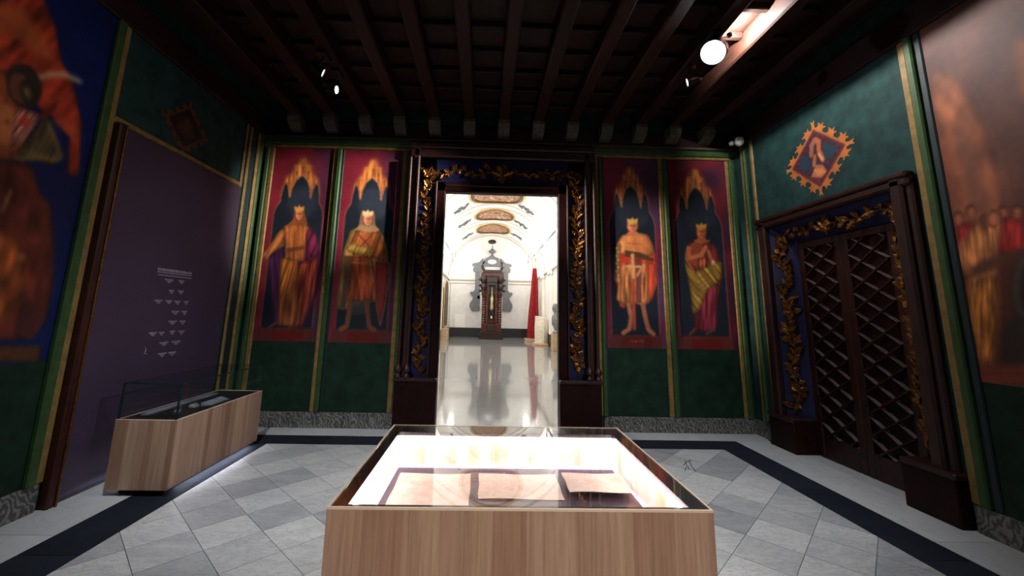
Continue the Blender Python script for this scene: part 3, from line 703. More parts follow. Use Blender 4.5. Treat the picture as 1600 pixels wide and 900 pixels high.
P.ell(36, 134, 27, 36, (52, 40, 34), 1, 1, -.35); P.ell(30, 138, 17, 24, (112, 66, 48), 1, 1, -.3); P.ell(42, 143, 12, 20, (44, 34, 28), 1, 1, -.2); P.ell(41, 145, 4, 10, (190, 160, 90), .9, 2, -.2)
P.poly([(22, 172), (46, 172), (62, 180), (40, 222), (14, 232), (18, 205)], (196, 120, 104)).folds(6, .3, .8); P.ell(37, 190, 9, 8, (214, 54, 40), .8)
P.poly([(58, 182), (84, 160), (90, 150), (88, 168), (66, 190)], (112, 40, 36))
P.poly([(24, 240), (44, 214), (70, 182), (84, 208), (96, 248), (80, 258), (60, 252), (28, 252)], (86, 70, 46)).folds(14, .25, .5)
P.line([(26, 248), (60, 245), (84, 250), (95, 244), (74, 190)], 5, (186, 150, 84), .85, 2); P.line([(34, 256), (36, 276)], 4, (206, 166, 90), .8)
P.poly([(-300, 250), (30, 252), (50, 262), (60, 300), (78, 320), (83, 380), (82, 440), (74, 485), (48, 530), (-300, 535)], (108, 44, 34)).folds(38, .26, .1)
P.poly([(-300, 350), (0, 360), (26, 372), (39, 404), (36, 460), (4, 505), (-300, 520)], (176, 88, 38), .9, 2).folds(30, .25, .3)
P.ell(32, 402, 7, 5, (226, 140, 80), .8, 2); P.line([(2, 330), (16, 298)], 4, (190, 150, 90), .8)
P.poly([(40, 470), (66, 478), (70, 500), (50, 530), (20, 520)], (84, 38, 36)); P.poly([(-300, 535), (62, 540), (60, 566), (-300, 566)], (82, 48, 30))
for q in range(22): P.line([(-40+q*4.6, 547), (-41+q*4.6+(q % 3-1), 560)], 1.6, (140, 84, 44), .6)
P.grain(.24); tag(P.build('mural', (XL, 2.6, 1.12)), 'mural of a helmeted soldier in red drapery on blue, left edge', 'painting')
TN[0] += 1; tag(MB().box(XL, XL+.005, 1.7, 3.428, .2, 1.12).build('trim_%d' % TN[0], 'dado_green'), 'plain dark green dado under the blue soldier mural', 'dado', kind='structure')

P = Paint(right_fn, 1.6, 3.175, 1.12, 4.1, .0085, .006); P.fill((92, 56, 48))
n = vnoise(*P.A.shape, (8, 5)); P.c = P.c*(.75+.5*n)[..., None]
P.poly([(1445, 120), (1470, 108), (1500, 125), (1528, 170), (1550, 230), (1572, 325), (1565, 420), (1440, 420)], (142, 82, 52), .8, 3).folds(52, .2, -.2)
P.poly([(1452, 180), (1470, 195), (1488, 240), (1504, 300), (1508, 330), (1470, 330)], (118, 62, 46), .8, 3)
P.poly([(1485, 200), (1505, 190), (1530, 240), (1545, 300), (1546, 330), (1515, 330)], (100, 62, 52), .7, 4)
P.poly([(1586, 60), (1640, 60), (1640, 160), (1598, 150)], (150, 84, 40), .7, 3)
P.poly([(1485, 345), (1700, 330), (1800, 600), (1520, 590)], (96, 44, 36), .9, 2)
P.poly([(1488, 362), (1500, 350), (1525, 352), (1516, 420), (1514, 480), (1500, 470), (1492, 420)], (190, 44, 44), .9, 2).folds(9, .2)
for x, y, r in ((1498, 340, 9), (1518, 330, 9), (1568, 330, 8), (1590, 330, 9), (1612, 335, 10), (1640, 332, 10)):
    P.ell(x, y, r, r*1.3, (82, 42, 32), 1, 1); P.ell(x+1, y+3, r*.7, r*.95, (170, 96, 66), .9, 1)
P.poly([(1558, 348), (1575, 340), (1610, 350), (1620, 400), (1560, 395)], (188, 46, 44), .85, 2).folds(11, .2)
P.poly([(1494, 400), (1510, 370), (1535, 335), (1552, 326), (1566, 334), (1566, 360), (1560, 400), (1564, 560), (1545, 575), (1516, 560), (1512, 430)], (182, 112, 66)).folds(11, .26, -.1)
P.poly([(1516, 440), (1560, 430), (1562, 560), (1545, 575), (1517, 562)], (186, 112, 46), .8, 2).folds(9, .28)
P.ell(1552, 342, 11, 15, (116, 60, 46)); P.ell(1554, 342, 7.5, 10, (196, 112, 80), .9)
P.line([(1516, 428), (1548, 412), (1600, 394)], 16, (96, 56, 44), .95, 2); P.line([(1505, 378), (1498, 400), (1516, 425)], 10, (190, 124, 78), .8, 2)
P.ell(1612, 452, 34, 64, (60, 46, 42), .95, 2); P.ell(1612, 452, 25, 54, (116, 96, 76), .7, 2); P.ell(1614, 452, 20, 46, (40, 34, 36), 1, 2)
P.poly([(1570, 500), (1620, 490), (1800, 520), (1800, 580), (1560, 572)], (54, 44, 42), .9, 3)
P.poly([(1530, 572), (1800, 570), (1800, 604), (1526, 598)], (136, 62, 42), .9, 2); P.line([(1535, 584), (1700, 586)], 3, (100, 44, 32), .7)
P.grain(.24); tag(P.build('mural', (XR, 2.4, 1.12)), 'brown mural of robed figures under an arch, right edge', 'painting')
TN[0] += 1; tag(MB().box(XR-.005, XR, 1.6, 3.175, .2, 1.12).build('trim_%d' % TN[0], 'dado_green'), 'plain dark green dado under the brown mural', 'dado', kind='structure')

# ------------------------------------------------------------------ painted diamond emblems with flame border
def emblem(fn, ac, bc, ha, hb, label, flip, kind):
    P = Paint(fn, ac-ha-.16, ac+ha+.16, bc-hb-.16, bc+hb+.16, .006, .004)
    u = (P.A-ac)*flip; v = P.B-bc; P.X = u*1000; P.Y = -v*1000   # brush in millimetres round the emblem's centre
    A, B = ha*1000, hb*1000
    gold = (182, 106, 54); P.fill(gold)
    dia = [(0, -B), (A, 0), (0, B), (-A, 0)]
    keep = P.inside([(x*1.06, y*1.06) for x, y in dia])
    for i in range(4):
        p, q = np.array(dia[i], float), np.array(dia[(i+1) % 4], float); nrm = (p+q)/np.linalg.norm(p+q); tg = (q-p)/np.linalg.norm(q-p); L = np.linalg.norm(q-p)
        for k in range(3):
            c = p+(q-p)*(k+.5)/3; s_ = L/7.2
            keep |= P.inside([tuple(c-tg*s_*.9), tuple(c-tg*s_*.55+nrm*s_*.7), tuple(c-tg*s_*1.0+nrm*s_*1.15), tuple(c-tg*s_*.1+nrm*s_*1.0), tuple(c+nrm*s_*1.55), tuple(c+tg*s_*.25+nrm*s_*.9), tuple(c+tg*s_*.9+nrm*s_*1.1), tuple(c+tg*s_*.5+nrm*s_*.6), tuple(c+tg*s_*.9)])
    for d in dia:
        d = np.array(d, float); n_ = d/np.linalg.norm(d); tt = np.array((-n_[1], n_[0])); keep |= P.inside([tuple(d*.9+tt*34), tuple(d+n_*40+tt*14), tuple(d+n_*100+tt*30), tuple(d+n_*70), tuple(d+n_*100-tt*30), tuple(d+n_*40-tt*14), tuple(d*.9-tt*34)])
    P.keep = keep
    P.poly([(x*.97, y*.97) for x, y in dia], (92, 44, 50)); P.poly([(x*.85, y*.85) for x, y in dia], (64, 40, 54))
    for i in range(4):   # cusped tracery lines
        p, q = np.array(dia[i])*.8, np.array(dia[(i+1) % 4])*.8
        for k in range(5):
            c = p+(q-p)*(k+.5)/5; P.line([tuple(c), tuple(c*.78+np.array((18, -14))), tuple(c*.62)], 7, (142, 92, 92), .7)
    if kind:
        P.ell(-A*.42, B*.02, A*.20, B*.26, (40, 62, 74), 1, 2); P.ell(A*.42, -B*.05, A*.22, B*.26, (40, 62, 74), 1, 2)
        P.line([(-A*.18, -B*.18), (-A*.12, -B*.5), (A*.02, -B*.62), (A*.13, -B*.5), (A*.1, -B*.2), (A*.2, B*.14)], 62, (178, 100, 64)); P.line([(-A*.16, -B*.2), (-A*.1, -B*.48), (A*.01, -B*.58)], 24, (150, 104, 104), .8)
        P.line([(A*.08, -B*.1), (A*.2, B*.14)], 22, (232, 170, 110)); P.line([(-A*.12, B*.18), (-A*.06, -B*.08)], 54, (176, 106, 70))
        P.poly([(-A*.05, B*.2), (A*.18, B*.3), (A*.3, B*.56), (A*.06, B*.72), (-A*.3, B*.56)], (190, 108, 82)).poly([(-A*.34, B*.5), (A*.1, B*.7), (0, B*.86)], (104, 52, 62))
        for k in range(3): P.line([(-A*.12+k*A*.11, B*.34+k*14), (A*.0+k*A*.1, B*.56)], 20, (232, 158, 74), .9)
    else:
        P.ell(0, 0, A*.45, B*.5, (120, 76, 44), 1, 3); P.ell(0, -B*.1, A*.14, B*.34, (170, 112, 44), 1, 2); P.line([(-A*.4, B*.2), (0, -B*.1), (A*.4, B*.2)], 40, (140, 92, 44), .8)
    if not kind: P.c = P.c*.55  # left emblem darkened: shade high on that wall put into its colours
    P.grain(.22); tag(P.build('wall_emblem', fn(ac, bc-hb, 0), cut=True), label, 'emblem')
emblem(right_fn, 4.43, 3.40, .40, .36, 'diamond emblem with orange flame border painted above the lattice door', -1, True)
emblem(left_fn, 4.44, 3.52, .28, .24, 'brown diamond emblem, shade painted into its colour, above the purple text panel', 1, False)

# ------------------------------------------------------------------ purple text panel
root = thing('information_panel', (XL, 4.54, 0), 'tall dark purple text panel with rows of small white lettering', 'text panel')
bx0 = XL+.05
MB().bbox(XL+.002, bx0, 3.655, 5.50, .03, 3.16, .004).build('board', 'panel_purple', root)
MB().bbox(XL+.002, XL+.085, 3.575, 3.652, .0, 3.175, .012).build('side_frame', 'panel_frame_wood', root)
MB().bbox(XL+.085, XL+.098, 3.628, 3.646, .0, 3.175, .004).build('gilt_bead', 'gold', root)
MB().box(XL+.002, XL+.04, 3.655, 5.5, 0, .03).build('foot_strip', 'panel_edge', root)
rl = random.Random(5)
def dashes(px, py, wpx, hpx, rows):
    """little marks of print, rows of shrinking centred lines"""
    b = MB()
    for r_, (fr, hh) in enumerate(rows):
        c = at_x(px, py+r_*hpx, bx0); e = at_x(px+wpx, py+wpx*.17+r_*hpx, bx0); L = (e.y-c.y)*fr; y = (c.y+e.y)/2-L/2; y1 = y+L
        zc = (c.z+e.z)/2
        while y < y1:
            ww = rl.uniform(.008, .02); b.box(bx0+.0002, bx0+.0014, y, min(y+ww, y1), zc-hh/2, zc+hh/2*rl.uniform(.7, 1)); y += ww+rl.uniform(.003, .007)
    b.build('lettering', 'letter_white', root)
dashes(246.5, 419, 53, 4.2, [(1, .028), (1, .014), (.98, .012)])
for px, py, wpx in ((258, 436, 13), (279, 438, 9), (264, 453, 8), (278, 454, 9), (241, 468, 13), (259, 469, 10), (273, 470, 9), (287, 470.5, 8), (268, 485.5, 11.5), (284, 486, 8.5), (263.5, 501, 12), (281, 501, 8.5), (233, 519, 11.5), (248.5, 518.5, 8), (265, 517, 8.5), (279, 516.5, 9), (249.5, 534, 13.5), (268, 532, 14), (247, 551, 13), (263.5, 549.5, 11)):
    dashes(px, py, wpx, 2.1, [(1, .014), (.62, .011), (.34, .011)])
b = MB()
for (xa, ya), (xb, yb) in (((226.5, 542), (228, 546)), ((228, 546), (226, 551)), ((225, 552), (229, 553))):
    p, q = at_x(xa, ya, bx0+.001), at_x(xb, yb, bx0+.001); b.tube([p, q], .004, 5)
b.build('crest_mark', 'letter_white', root)

# ------------------------------------------------------------------ oak display case in the middle
VX0, VX1, VY0, VY1, VH = -.547, .866, 1.657, 2.786, .85
case = thing('display_case', ((VX0+VX1)/2, (VY0+VY1)/2, 0), 'large oak display case with a glowing glass top, in front of the doorway', 'display case')
MB().box(VX0+.06, VX1-.06, VY0+.06, VY1-.06, 0, .05).build('plinth', 'black_matt', case)
rp = random.Random(11)
def boards(c0, c1, fixed0, fixed1, axis, z0, z1, parent, wmin=.045, wmax=.085):
    x = c0; 
    while x < c1-1e-4:
        wd = min(rp.uniform(wmin, wmax), c1-x)
        if c1-x-wd < .02: wd = c1-x
        if axis == 'x': MB().box(x, x+wd, fixed0, fixed1, z0, z1).build('oak_board', 'oak', parent)
        else: MB().box(fixed0, fixed1, x, x+wd, z0, z1).build('oak_board', 'oak', parent)
        x += wd
ct = .018
boards(VX0, VX1, VY0, VY0+ct, 'x', .05, VH-.006, case); boards(VX0, VX1, VY1-ct, VY1, 'x', .05, VH-.006, case)
boards(VY0+ct, VY1-ct, VX0, VX0+ct, 'y', .05, VH-.006, case); boards(VY0+ct, VY1-ct, VX1-ct, VX1, 'y', .05, VH-.006, case)
b = MB()   # pale oak top edge
b.box(VX0, VX1, VY0, VY0+.008, VH-.006, VH+.002); b.box(VX0, VX1, VY1-.008, VY1, VH-.006, VH+.002); b.box(VX0, VX0+.008, VY0+.008, VY1-.008, VH-.006, VH+.002); b.box(VX1-.008, VX1, VY0+.008, VY1-.008, VH-.006, VH+.002)
b.build('oak_edge', 'oak_edge', case)
IX0, IX1, IY0, IY1, ID = -.482, .790, 1.690, 2.640, .655
fr = VH-.012
b = MB(); b.box(VX0+.009, VX1-.009, VY0+.009, IY0, fr-.01, VH-.002); b.box(VX0+.009, VX1-.009, IY1, VY1-.009, fr-.01, VH-.002); b.box(VX0+.009, IX0, IY0, IY1, fr-.01, VH-.002); b.box(IX1, VX1-.009, IY0, IY1, fr-.01, VH-.002)
b.build('black_border', 'black_frame', case)
MB().box(VX0+.009, VX1-.009, VY0+.009, VY1-.009, VH-.0015, VH+.004).build('glass_top', 'clear_glass', case)
for q in ((IX0-.012, IX1+.012, IY1, IY1+.012), (IX0-.012, IX0, IY0, IY1), (IX1, IX1+.012, IY0, IY1), (IX0-.012, IX1+.012, IY0-.012, IY0)):
    MB().box(q[0], q[1], q[2], q[3], ID, fr-.011).build('light_wall', 'light_lining', case)
for q in ((IX0+.002, IX1-.002, IY1-.02, IY1-.004), (IX0+.004, IX0+.02, IY0+.03, IY1-.03), (IX1-.02, IX1-.004, IY0+.03, IY1-.03), (IX0+.002, IX1-.002, IY0+.004, IY0+.012)):
    MB().box(q[0], q[1], q[2], q[3], fr-.016, fr-.0105).build('led_strip', 'led_white', case)
for q in ((IX0, IX1, IY1-.006, IY1), (IX0, IX0+.006, IY0, IY1-.006), (IX1-.006, IX1, IY0, IY1-.006)):
    MB().box(q[0], q[1], q[2], q[3], ID, ID+.008).build('led_strip', 'led_lilac', case)
MB().box(IX0-.012, IX1+.012, IY0-.012, IY1+.012, ID-.02, ID).build('inner_deck', 'deck_dark', case)

def parchment(x0, x1, y0, y1, z, tilt, label, skew=0., wav=.004):
    n, m_ = 14, 10; b = MB(); vs = []
    for j in range(m_+1):
        for i in range(n+1):
            u, v = i/n, j/m_
            vs.append((x0+(x1-x0)*u+skew*v+.002*math.sin(9*v+3), y0+(y1-y0)*v+.003*math.sin(7*u), z+tilt*v+wav*(math.sin(5*u+2*v)*.5+.5)+.002))
    k = len(vs); vs += [(x, y, q-.0012) for x, y, q in vs]
    fs = [(j*(n+1)+i, j*(n+1)+i+1, (j+1)*(n+1)+i+1, (j+1)*(n+1)+i) for j in range(m_) for i in range(n)]
    fs += [tuple(k+i for i in f[::-1]) for f in fs]
    e = [i for i in range(n+1)]+[j*(n+1)+n for j in range(1, m_+1)]+[m_*(n+1)+i for i in range(n-1, -1, -1)]+[j*(n+1) for j in range(m_-1, 0, -1)]
    fs += [(e[i], k+e[i], k+e[(i+1) % len(e)], e[(i+1) % len(e)]) for i in range(len(e))]
    c = Vector(((x0+x1)/2, y0, z)); b.add([Vector(q)-c for q in vs], fs); b.sm = True
    o = b.build('parchment', 'parchment'); o.location = c
    return tag(o, label, 'document', 'parchments in the middle display case')
def stand(x0, x1, y0, y1, z0, z1, label):
    c = Vector(((x0+x1)/2, (y0+y1)/2, z0)); root = thing('document_stand', c, label, 'stand')
    MB().bbox(x0, x1, y0, y1, z1-.006, z1, .001).build('top_plate', 'black_matt', root)
    MB().bbox(x0+.06, x1-.06, y0+.05, y1-.03, z0, z1-.006, .002).build('foot', 'black_matt', root)
parchment(-.437, -.048, 2.12, 2.50, ID, .012, 'largest pale parchment sheet, on the left inside the lit case')
parchment(-.004, .420, 2.215, 2.50, ID+.002, .012, 'wide pale parchment sheet in the middle of the lit case')
stand(.47, .775, 2.25, 2.47, ID, ID+.032, 'low black stand under the right parchment in the lit case')
parchment(.448, .77, 2.225, 2.455, ID+.0325, .006, 'small pale parchment on a low black stand, right in the lit case')

# ------------------------------------------------------------------ low oak case with glass hood on the left
LX0, LX1, LY0, LY1, LH = -3.10, -2.593, 3.826, 5.215, .60
lc = thing('low_display_case', ((LX0+LX1)/2, (LY0+LY1)/2, 0), 'low oak display case with a glass hood in front of the purple panel', 'display case')
MB().box(LX0+.07, LX1-.07, LY0+.07, LY1-.07, 0, .05).build('plinth', 'black_matt', lc)
boards(LX0, LX1, LY0, LY0+ct, 'x', .05, LH-.004, lc); boards(LX0, LX1, LY1-ct, LY1, 'x', .05, LH-.004, lc)
boards(LY0+ct, LY1-ct, LX1-ct, LX1, 'y', .05, LH-.004, lc); boards(LY0+ct, LY1-ct, LX0, LX0+ct, 'y', .05, LH-.004, lc)
b = MB(); e_ = .010
b.box(LX0, LX1, LY0, LY0+e_, LH-.004, LH); b.box(LX0, LX1, LY1-e_, LY1, LH-.004, LH); b.box(LX0, LX0+e_, LY0+e_, LY1-e_, LH-.004, LH); b.box(LX1-e_, LX1, LY0+e_, LY1-e_, LH-.004, LH)
b.build('oak_edge', 'oak_edge', lc)
MB().box(LX0+e_, LX1-e_, LY0+e_, LY1-e_, LH-.03, LH-.006).build('black_deck', 'black_matt', lc)
MB().box(LX0+ct, LX1-ct, LY0+ct, LY1-ct, .05, .06).build('bottom', 'black_matt', lc)
gx0, gx1, gy0, gy1, gz0, gz1, gt = LX0+.013, LX1-.013, LY0+.013, LY1-.013, LH-.006, .895, .008
for q in ((gx0, gx1, gy0, gy0+gt), (gx0, gx1, gy1-gt, gy1), (gx0, gx0+gt, gy0+gt, gy1-gt), (gx1-gt, gx1, gy0+gt, gy1-gt)):
    MB().box(q[0], q[1], q[2], q[3], gz0, gz1-gt).build('glass_pane', 'clear_glass', lc)
MB().box(gx0, gx1, gy0, gy1, gz1-gt, gz1).build('glass_pane', 'clear_glass', lc)
E2 = .007     # green-black polished edges
for (a0, b0) in ((gx0, gy0), (gx1, gy0), (gx0, gy1), (gx1, gy1)): ee = .006 if b0 == gy0 else .0025; MB().box(a0-ee, a0+ee, b0-ee, b0+ee, gz0, gz1).build('glass_edge', 'glass_edge', lc)
for yy, ee in ((gy0, .006), (gy1, .003)): MB().box(gx0, gx1, yy-ee, yy+ee, gz1-gt, gz1+.004*(yy == gy0)).build('glass_edge', 'glass_edge', lc)
for xx in (gx0, gx1): MB().box(xx-E2, xx+E2, gy0, gy1, gz1-gt, gz1+.001).build('glass_edge', 'glass_edge', lc)
for q in ((LX1-.06, LX1-.05, LY0+.2, LY1-.06), (LX0+.05, LX0+.06, LY0+.2, LY1-.06)):
    MB().box(q[0], q[1], q[2], q[3], .040, .049).build('light_strip', 'led_under', lc)
dz = LH-.006
r_ = thing('silver_seal', (-2.80, 4.12, dz), 'small silver seal with an upright clip inside the low left case', 'exhibit')
MB().lathe([(.0, dz), (.032, dz), (.032, dz+.012), (.022, dz+.02), (.018, dz+.03), (.0, dz+.032)], -2.80, 4.12, 14).build('seal_disc', 'silver', r_)
MB().tube([(-2.785, 4.14, dz+.01), (-2.785, 4.14, dz+.075)], .005, 6).build('clip', 'silver', r_)
r_ = thing('dark_brooch', (-2.81, 4.36, dz), 'small dark metal brooch beside the silver seal in the low case', 'exhibit')
MB().lathe([(.0, dz), (.045, dz), (.045, dz+.014), (.03, dz+.026), (.0, dz+.03)], -2.81, 4.36, 12).build('brooch_body', 'bust_grey', r_)
MB().lathe([(.012, dz+.028), (.014, dz+.036), (.0, dz+.044)], -2.80, 4.37, 8).build('stone', 'silver', r_)
b = MB(); c0 = Vector((-2.72, 4.56, dz)); b.prism([(-.05, 0), (.05, 0), (.05, .003), (-.05, .03)], lambda a, q, d: (a, d, q), -.16, .16)
o = b.build('caption_plate', 'plate_grey'); o.location = c0; tag(o, 'slanted grey caption plate lying in the low glass case', 'label plate')
MB().box(-3.03, -2.97, 4.0, 5.0, dz, dz+.012).build('label_rail', 'plate_grey', lc)

# ------------------------------------------------------------------ spotlights under the beams
def spotlight(loc, target, r, L, face, body, label, power, cone, blend=.6, color=(1, .93, .84), soft=.06, group='ceiling spotlights'):
    loc = Vector(loc); d = (Vector(target)-loc).normalized()
    root = thing('ceiling_spotlight', loc, label, 'spotlight', group)
    M = d.to_track_quat('-Z', 'Y').to_matrix()
    def tf(mb, n, mat, par=None):
        mb.v = [loc+M @ Vector(q) for q in mb.v]; return mb.build(n, mat, par or root)
    b = MB(); b.lathe([(r*.2, L*.9), (r*.75, L*.85), (r*.8, L*.4), (r, L*.3), (r, -L*.12), (r*.93, -L*.12), (r*.9, -L*.02), (r*.2, -.02*L)], 0, 0, 20); hs = tf(b, 'housing', body)
    b = MB(); b.lathe([(r*.88, -L*.03), (r*.86, -L*.05), (0, -L*.055)], 0, 0, 20); tf(b, 'lens', face, hs)
    MB().tube([loc+M @ Vector((0, 0, L*.5)), Vector((loc.x, loc.y, 4.33))], .012, 8).build('stem', body, root)
    MB().bbox(loc.x-.05, loc.x+.05, loc.y-.1, loc.y+.1, 4.33, 4.378, .006).build('mount', body, root)
    if power:
        ld = bpy.data.lights.new('spot', 'SPOT'); ld.energy = power*EXH; ld.spot_size = math.radians(cone); ld.spot_blend = blend; ld.color = color; ld.shadow_soft_size = soft
        lo = bpy.data.objects.new('spot_light', ld); COL.objects.link(lo); lo.parent = root
        lo.location = d*(L*.12+.01); lo.rotation_euler = d.to_track_quat('-Z', 'Y').to_euler()
    return root
WHT = (.93, .96, 1.)
big = spotlight((2.24, 3.70, 4.19), (-.9, .9, .2), .125, .2, 'lamp_face', 'lamp_black', 'largest and brightest ceiling spotlight, beside the lit beam', 300, 80, .9, WHT)
spotlight((2.28, 4.30, 4.22), (-2.25, 5.97, 3.05), .05, .13, 'lamp_face_small', 'lamp_black', 'small bright ceiling spotlight just beyond the largest one', 2300, 24, 1., (1, .9, .8))
spotlight((-1.87, 4.26, 4.15), (2.25, 5.9, 2.5), .05, .13, 'lamp_face_small', 'lamp_black', 'nearer of the two small ceiling spotlights on the left', 1500, 24, 1., (1, .9, .8))
spotlight((-1.845, 4.62, 4.15), (3.8, 4.0, 3.1), .05, .13, 'lamp_face_small', 'lamp_black', 'farther of the two small ceiling spotlights on the left', 125, 40, 1., WHT)
# spots that stand out of view over the viewer
OV = 'lamp_face_small', 'lamp_black'
spotlight((2.28, 1.0, 4.2), (-3.3, 2.7, 2.9), .06, .14, *OV, 'ceiling spotlight over the viewer trained on the blue mural', 150, 40, 1., (1, .9, .8))
spotlight((-1.85, 1.0, 4.2), (3.8, 2.6, 2.5), .06, .14, *OV, 'ceiling spotlight over the viewer trained on the brown mural', 62, 42, 1., (1, .88, .76))
spotlight((2.28, 2.5, 4.2), (1.75, 4.7, 0), .06, .14, *OV, 'ceiling spotlight over the right side trained on the floor by the lattice door', 430, 76, 1., WHT)
spotlight((-1.85, 2.3, 4.2), (-1.8, 4.6, .2), .06, .14, *OV, 'ceiling spotlight over the left side trained on the low display case', 430, 68, 1., WHT)
spotlight((2.28, 2.1, 4.2), (-3.3, 4.8, 1.3), .06, .14, *OV, 'ceiling spotlight over the right side trained on the purple panel', 260, 34, 1., (.95, .93, 1.))
spotlight((.23, -1.6, 4.2), (.2, 1.6, .5), .06, .14, *OV, 'ceiling spotlight behind the viewer trained on the middle display case', 680, 40, 1., (1, .94, .88))
# upward head, arm and spot added to the big lamp to brighten the beam
b = MB(); b.lathe([(.02, 4.43), (.026, 4.435), (.026, 4.465), (.02, 4.468)], 2.47, 3.78, 14); b.build('added_head', 'lamp_black', big)
MB().tube([(2.29, 3.72, 4.35), (2.47, 3.78, 4.44)], .007, 6).build('added_arm', 'lamp_black', big)
ld = bpy.data.lights.new('added_spill', 'SPOT'); ld.energy = 300; ld.spot_size = math.radians(165); ld.spot_blend = .4; ld.shadow_soft_size = .03; ld.color = (1, .95, .92)
lo = bpy.data.objects.new('added_spill', ld); COL.objects.link(lo); lo.parent = big; lo.location = Vector((2.47, 3.78, 4.48))-big.location; lo.rotation_euler = Vector((1, .0, .12)).to_track_quat('-Z', 'Y').to_euler()
r_ = thing('dome_camera', (3.64, 5.56, 4.10), 'small white dome sensor high in the back right corner', 'sensor')
MB().lathe([(.0, 4.02), (.035, 4.03), (.06, 4.06), (.065, 4.10), (.05, 4.14), (.0, 4.15)], 3.64, 5.56, 16).build('dome', 'lamp_white', r_)
MB().tube([(3.64, 5.56, 4.14), (3.64, 5.56, ZC-.001)], .015, 8).build('stem', 'lamp_black', r_)
MB().lathe([(.0, 4.03), (.03, 4.04), (.04, 4.08), (.0, 4.12)], 3.55, 5.6, 12).build('side_lens', 'bust_grey', r_)

# ------------------------------------------------------------------ the gallery beyond
gf = MB().box(GXL-.3, GXR+.3, GY0, GY1+.3, -.12, 0).build('floor_gallery', 'gallery_marble'); tag(gf, 'mirror-polished pale grey floor of the gallery beyond the doorway', 'floor', kind='structure')
wl = MB().box(GXL-.3, GXL, GY0, GY1, 0, GZ).build('wall_gallery_left', 'white_plaster'); tag(wl, 'white left wall of the gallery beyond', 'wall', kind='structure')
wr = MB().box(GXR, GXR+.3, GY0, GY1, 0, GZ).build('wall_gallery_right', 'white_plaster'); tag(wr, 'white right wall of the gallery with pilasters', 'wall', kind='structure')
we = MB().box(GXL-.3, GXR+.3, GY1, GY1+.3, 0, 7.3).build('wall_gallery_end', 'gallery_cream'); tag(we, 'pale end wall of the gallery behind the tall clock', 'wall', kind='structure')
wf = MB().box(GXL-1.2, GXR+1.2, GY0-.25, GY0, WT, 7.3).build('wall_gallery_front', 'white_plaster'); tag(wf, 'white wall above the doorway inside the gallery', 'wall', kind='structure')
b = MB(); n = 40; vs = []; 
for k in range(n+1):
    a = PI*k/n
    for rr in (GR, GR+.2):
        for yy in (GY0, GY1): vs.append((GXC+rr*math.cos(a), yy, GZ+rr*math.sin(a)))
fs = []
for k in range(n):
    o_ = 4*k; fs += [(o_, o_+1, o_+5, o_+4), (o_+2, o_+6, o_+7, o_+3), (o_, o_+4, o_+6, o_+2), (o_+1, o_+3, o_+7, o_+5)]
fs += [(0, 2, 3, 1), (4*n, 4*n+1, 4*n+3, 4*n+2)]
b.add(vs, fs); b.sm = True; vault = b.build('ceiling_gallery', 'white_plaster'); tag(vault, 'white barrel vault of the gallery with painted medallions', 'ceiling', kind='structure')
def arc(y0, y1, a0, a1, r1, th, mat, name, parent, n=28):
    b = MB(); vs = []
    for k in range(n+1):
        a = a0+(a1-a0)*k/n
        for rr in (r1, r1-th):
            for yy in (y0, y1): vs.append((GXC+rr*math.cos(a), yy, GZ+rr*math.sin(a)))
    fs = []
    for k in range(n):
        o_ = 4*k; fs += [(o_, o_+4, o_+5, o_+1), (o_+2, o_+3, o_+7, o_+6), (o_, o_+2, o_+6, o_+4), (o_+1, o_+5, o_+7, o_+3)]
    fs += [(0, 1, 3, 2), (4*n, 4*n+2, 4*n+3, 4*n+1)]
    b.add(vs, fs); b.sm = True; return b.build(name, mat, parent)
for y in (11.6, 12.4, 15.6, 16.4, 19.95, 20.75, 23.5, 24.3, 27.55): arc(y, y+.14, .02, PI-.02, GR+.01, .04, 'vault_line', 'rib', vault)
arc(GY1-.12, GY1-.02, .02, PI-.02, GR+.01, .07, 'vault_line', 'rib', vault)
def at_vault(px, py):
    d = ray(px, py); ox, oz = -GXC, H-GZ; A_ = d.x**2+d.z**2; B_ = 2*(ox*d.x+oz*d.z); C_ = ox*ox+oz*oz-GR*GR
    t_ = (-B_+math.sqrt(max(0, B_*B_-4*A_*C_)))/(2*A_); return Vector((0, 0, H))+d*t_
def medallion(yc, hy, ha, label):
    c = Vector((GXC, yc, GZ+GR)); root = thing('vault_medallion', c, label, 'ceiling painting', 'painted medallions on the gallery vault')
    N, R_ = 32, 6
    def pt(k, q, dr): 
        a = 2*PI*k/N; ex = 1.15; 
        ca, sa = math.cos(a), math.sin(a); u = abs(ca)**.9*math.copysign(1, ca)*q; v = abs(sa)**.8*math.copysign(1, sa)*q
        an = PI/2-u*ha/GR; rr = GR-dr; return (GXC+rr*math.cos(an), yc+v*hy, GZ+rr*math.sin(an))
    b = MB(); vs = [pt(0, 0, .02)]; 
    for q in range(1, R_+1): vs += [pt(k, .9*q/R_, .02) for k in range(N)]
    fs = [(0, 1+k, 1+(k+1) % N) for k in range(N)]
    for q in range(R_-1): fs += [(1+q*N+k, 1+(q+1)*N+k, 1+(q+1)*N+(k+1) % N, 1+q*N+(k+1) % N) for k in range(N)]
    b.add(vs, fs); b.build('painted_scene', 'vault_painting', root)
    MB().tube([pt(k, .95, .03) for k in range(N)]+[pt(0, .95, .03)], .06, 6).build('dark_rim', 'picture_dark', root)
    MB().tube([pt(k, 1.04, .03) for k in range(N)]+[pt(0, 1.04, .03)], .05, 6).build('gilded_rim', 'gold_paint', root)
medallion(17.9, 1.75, 1.22, 'nearest painted medallion on the white vault, cut by the lintel')
medallion(22.15, 1.2, 1.06, 'middle painted medallion of the three on the white vault')
medallion(25.95, 1.45, 1.06, 'farthest painted medallion on the vault, above the clock')
rs = random.Random(4)
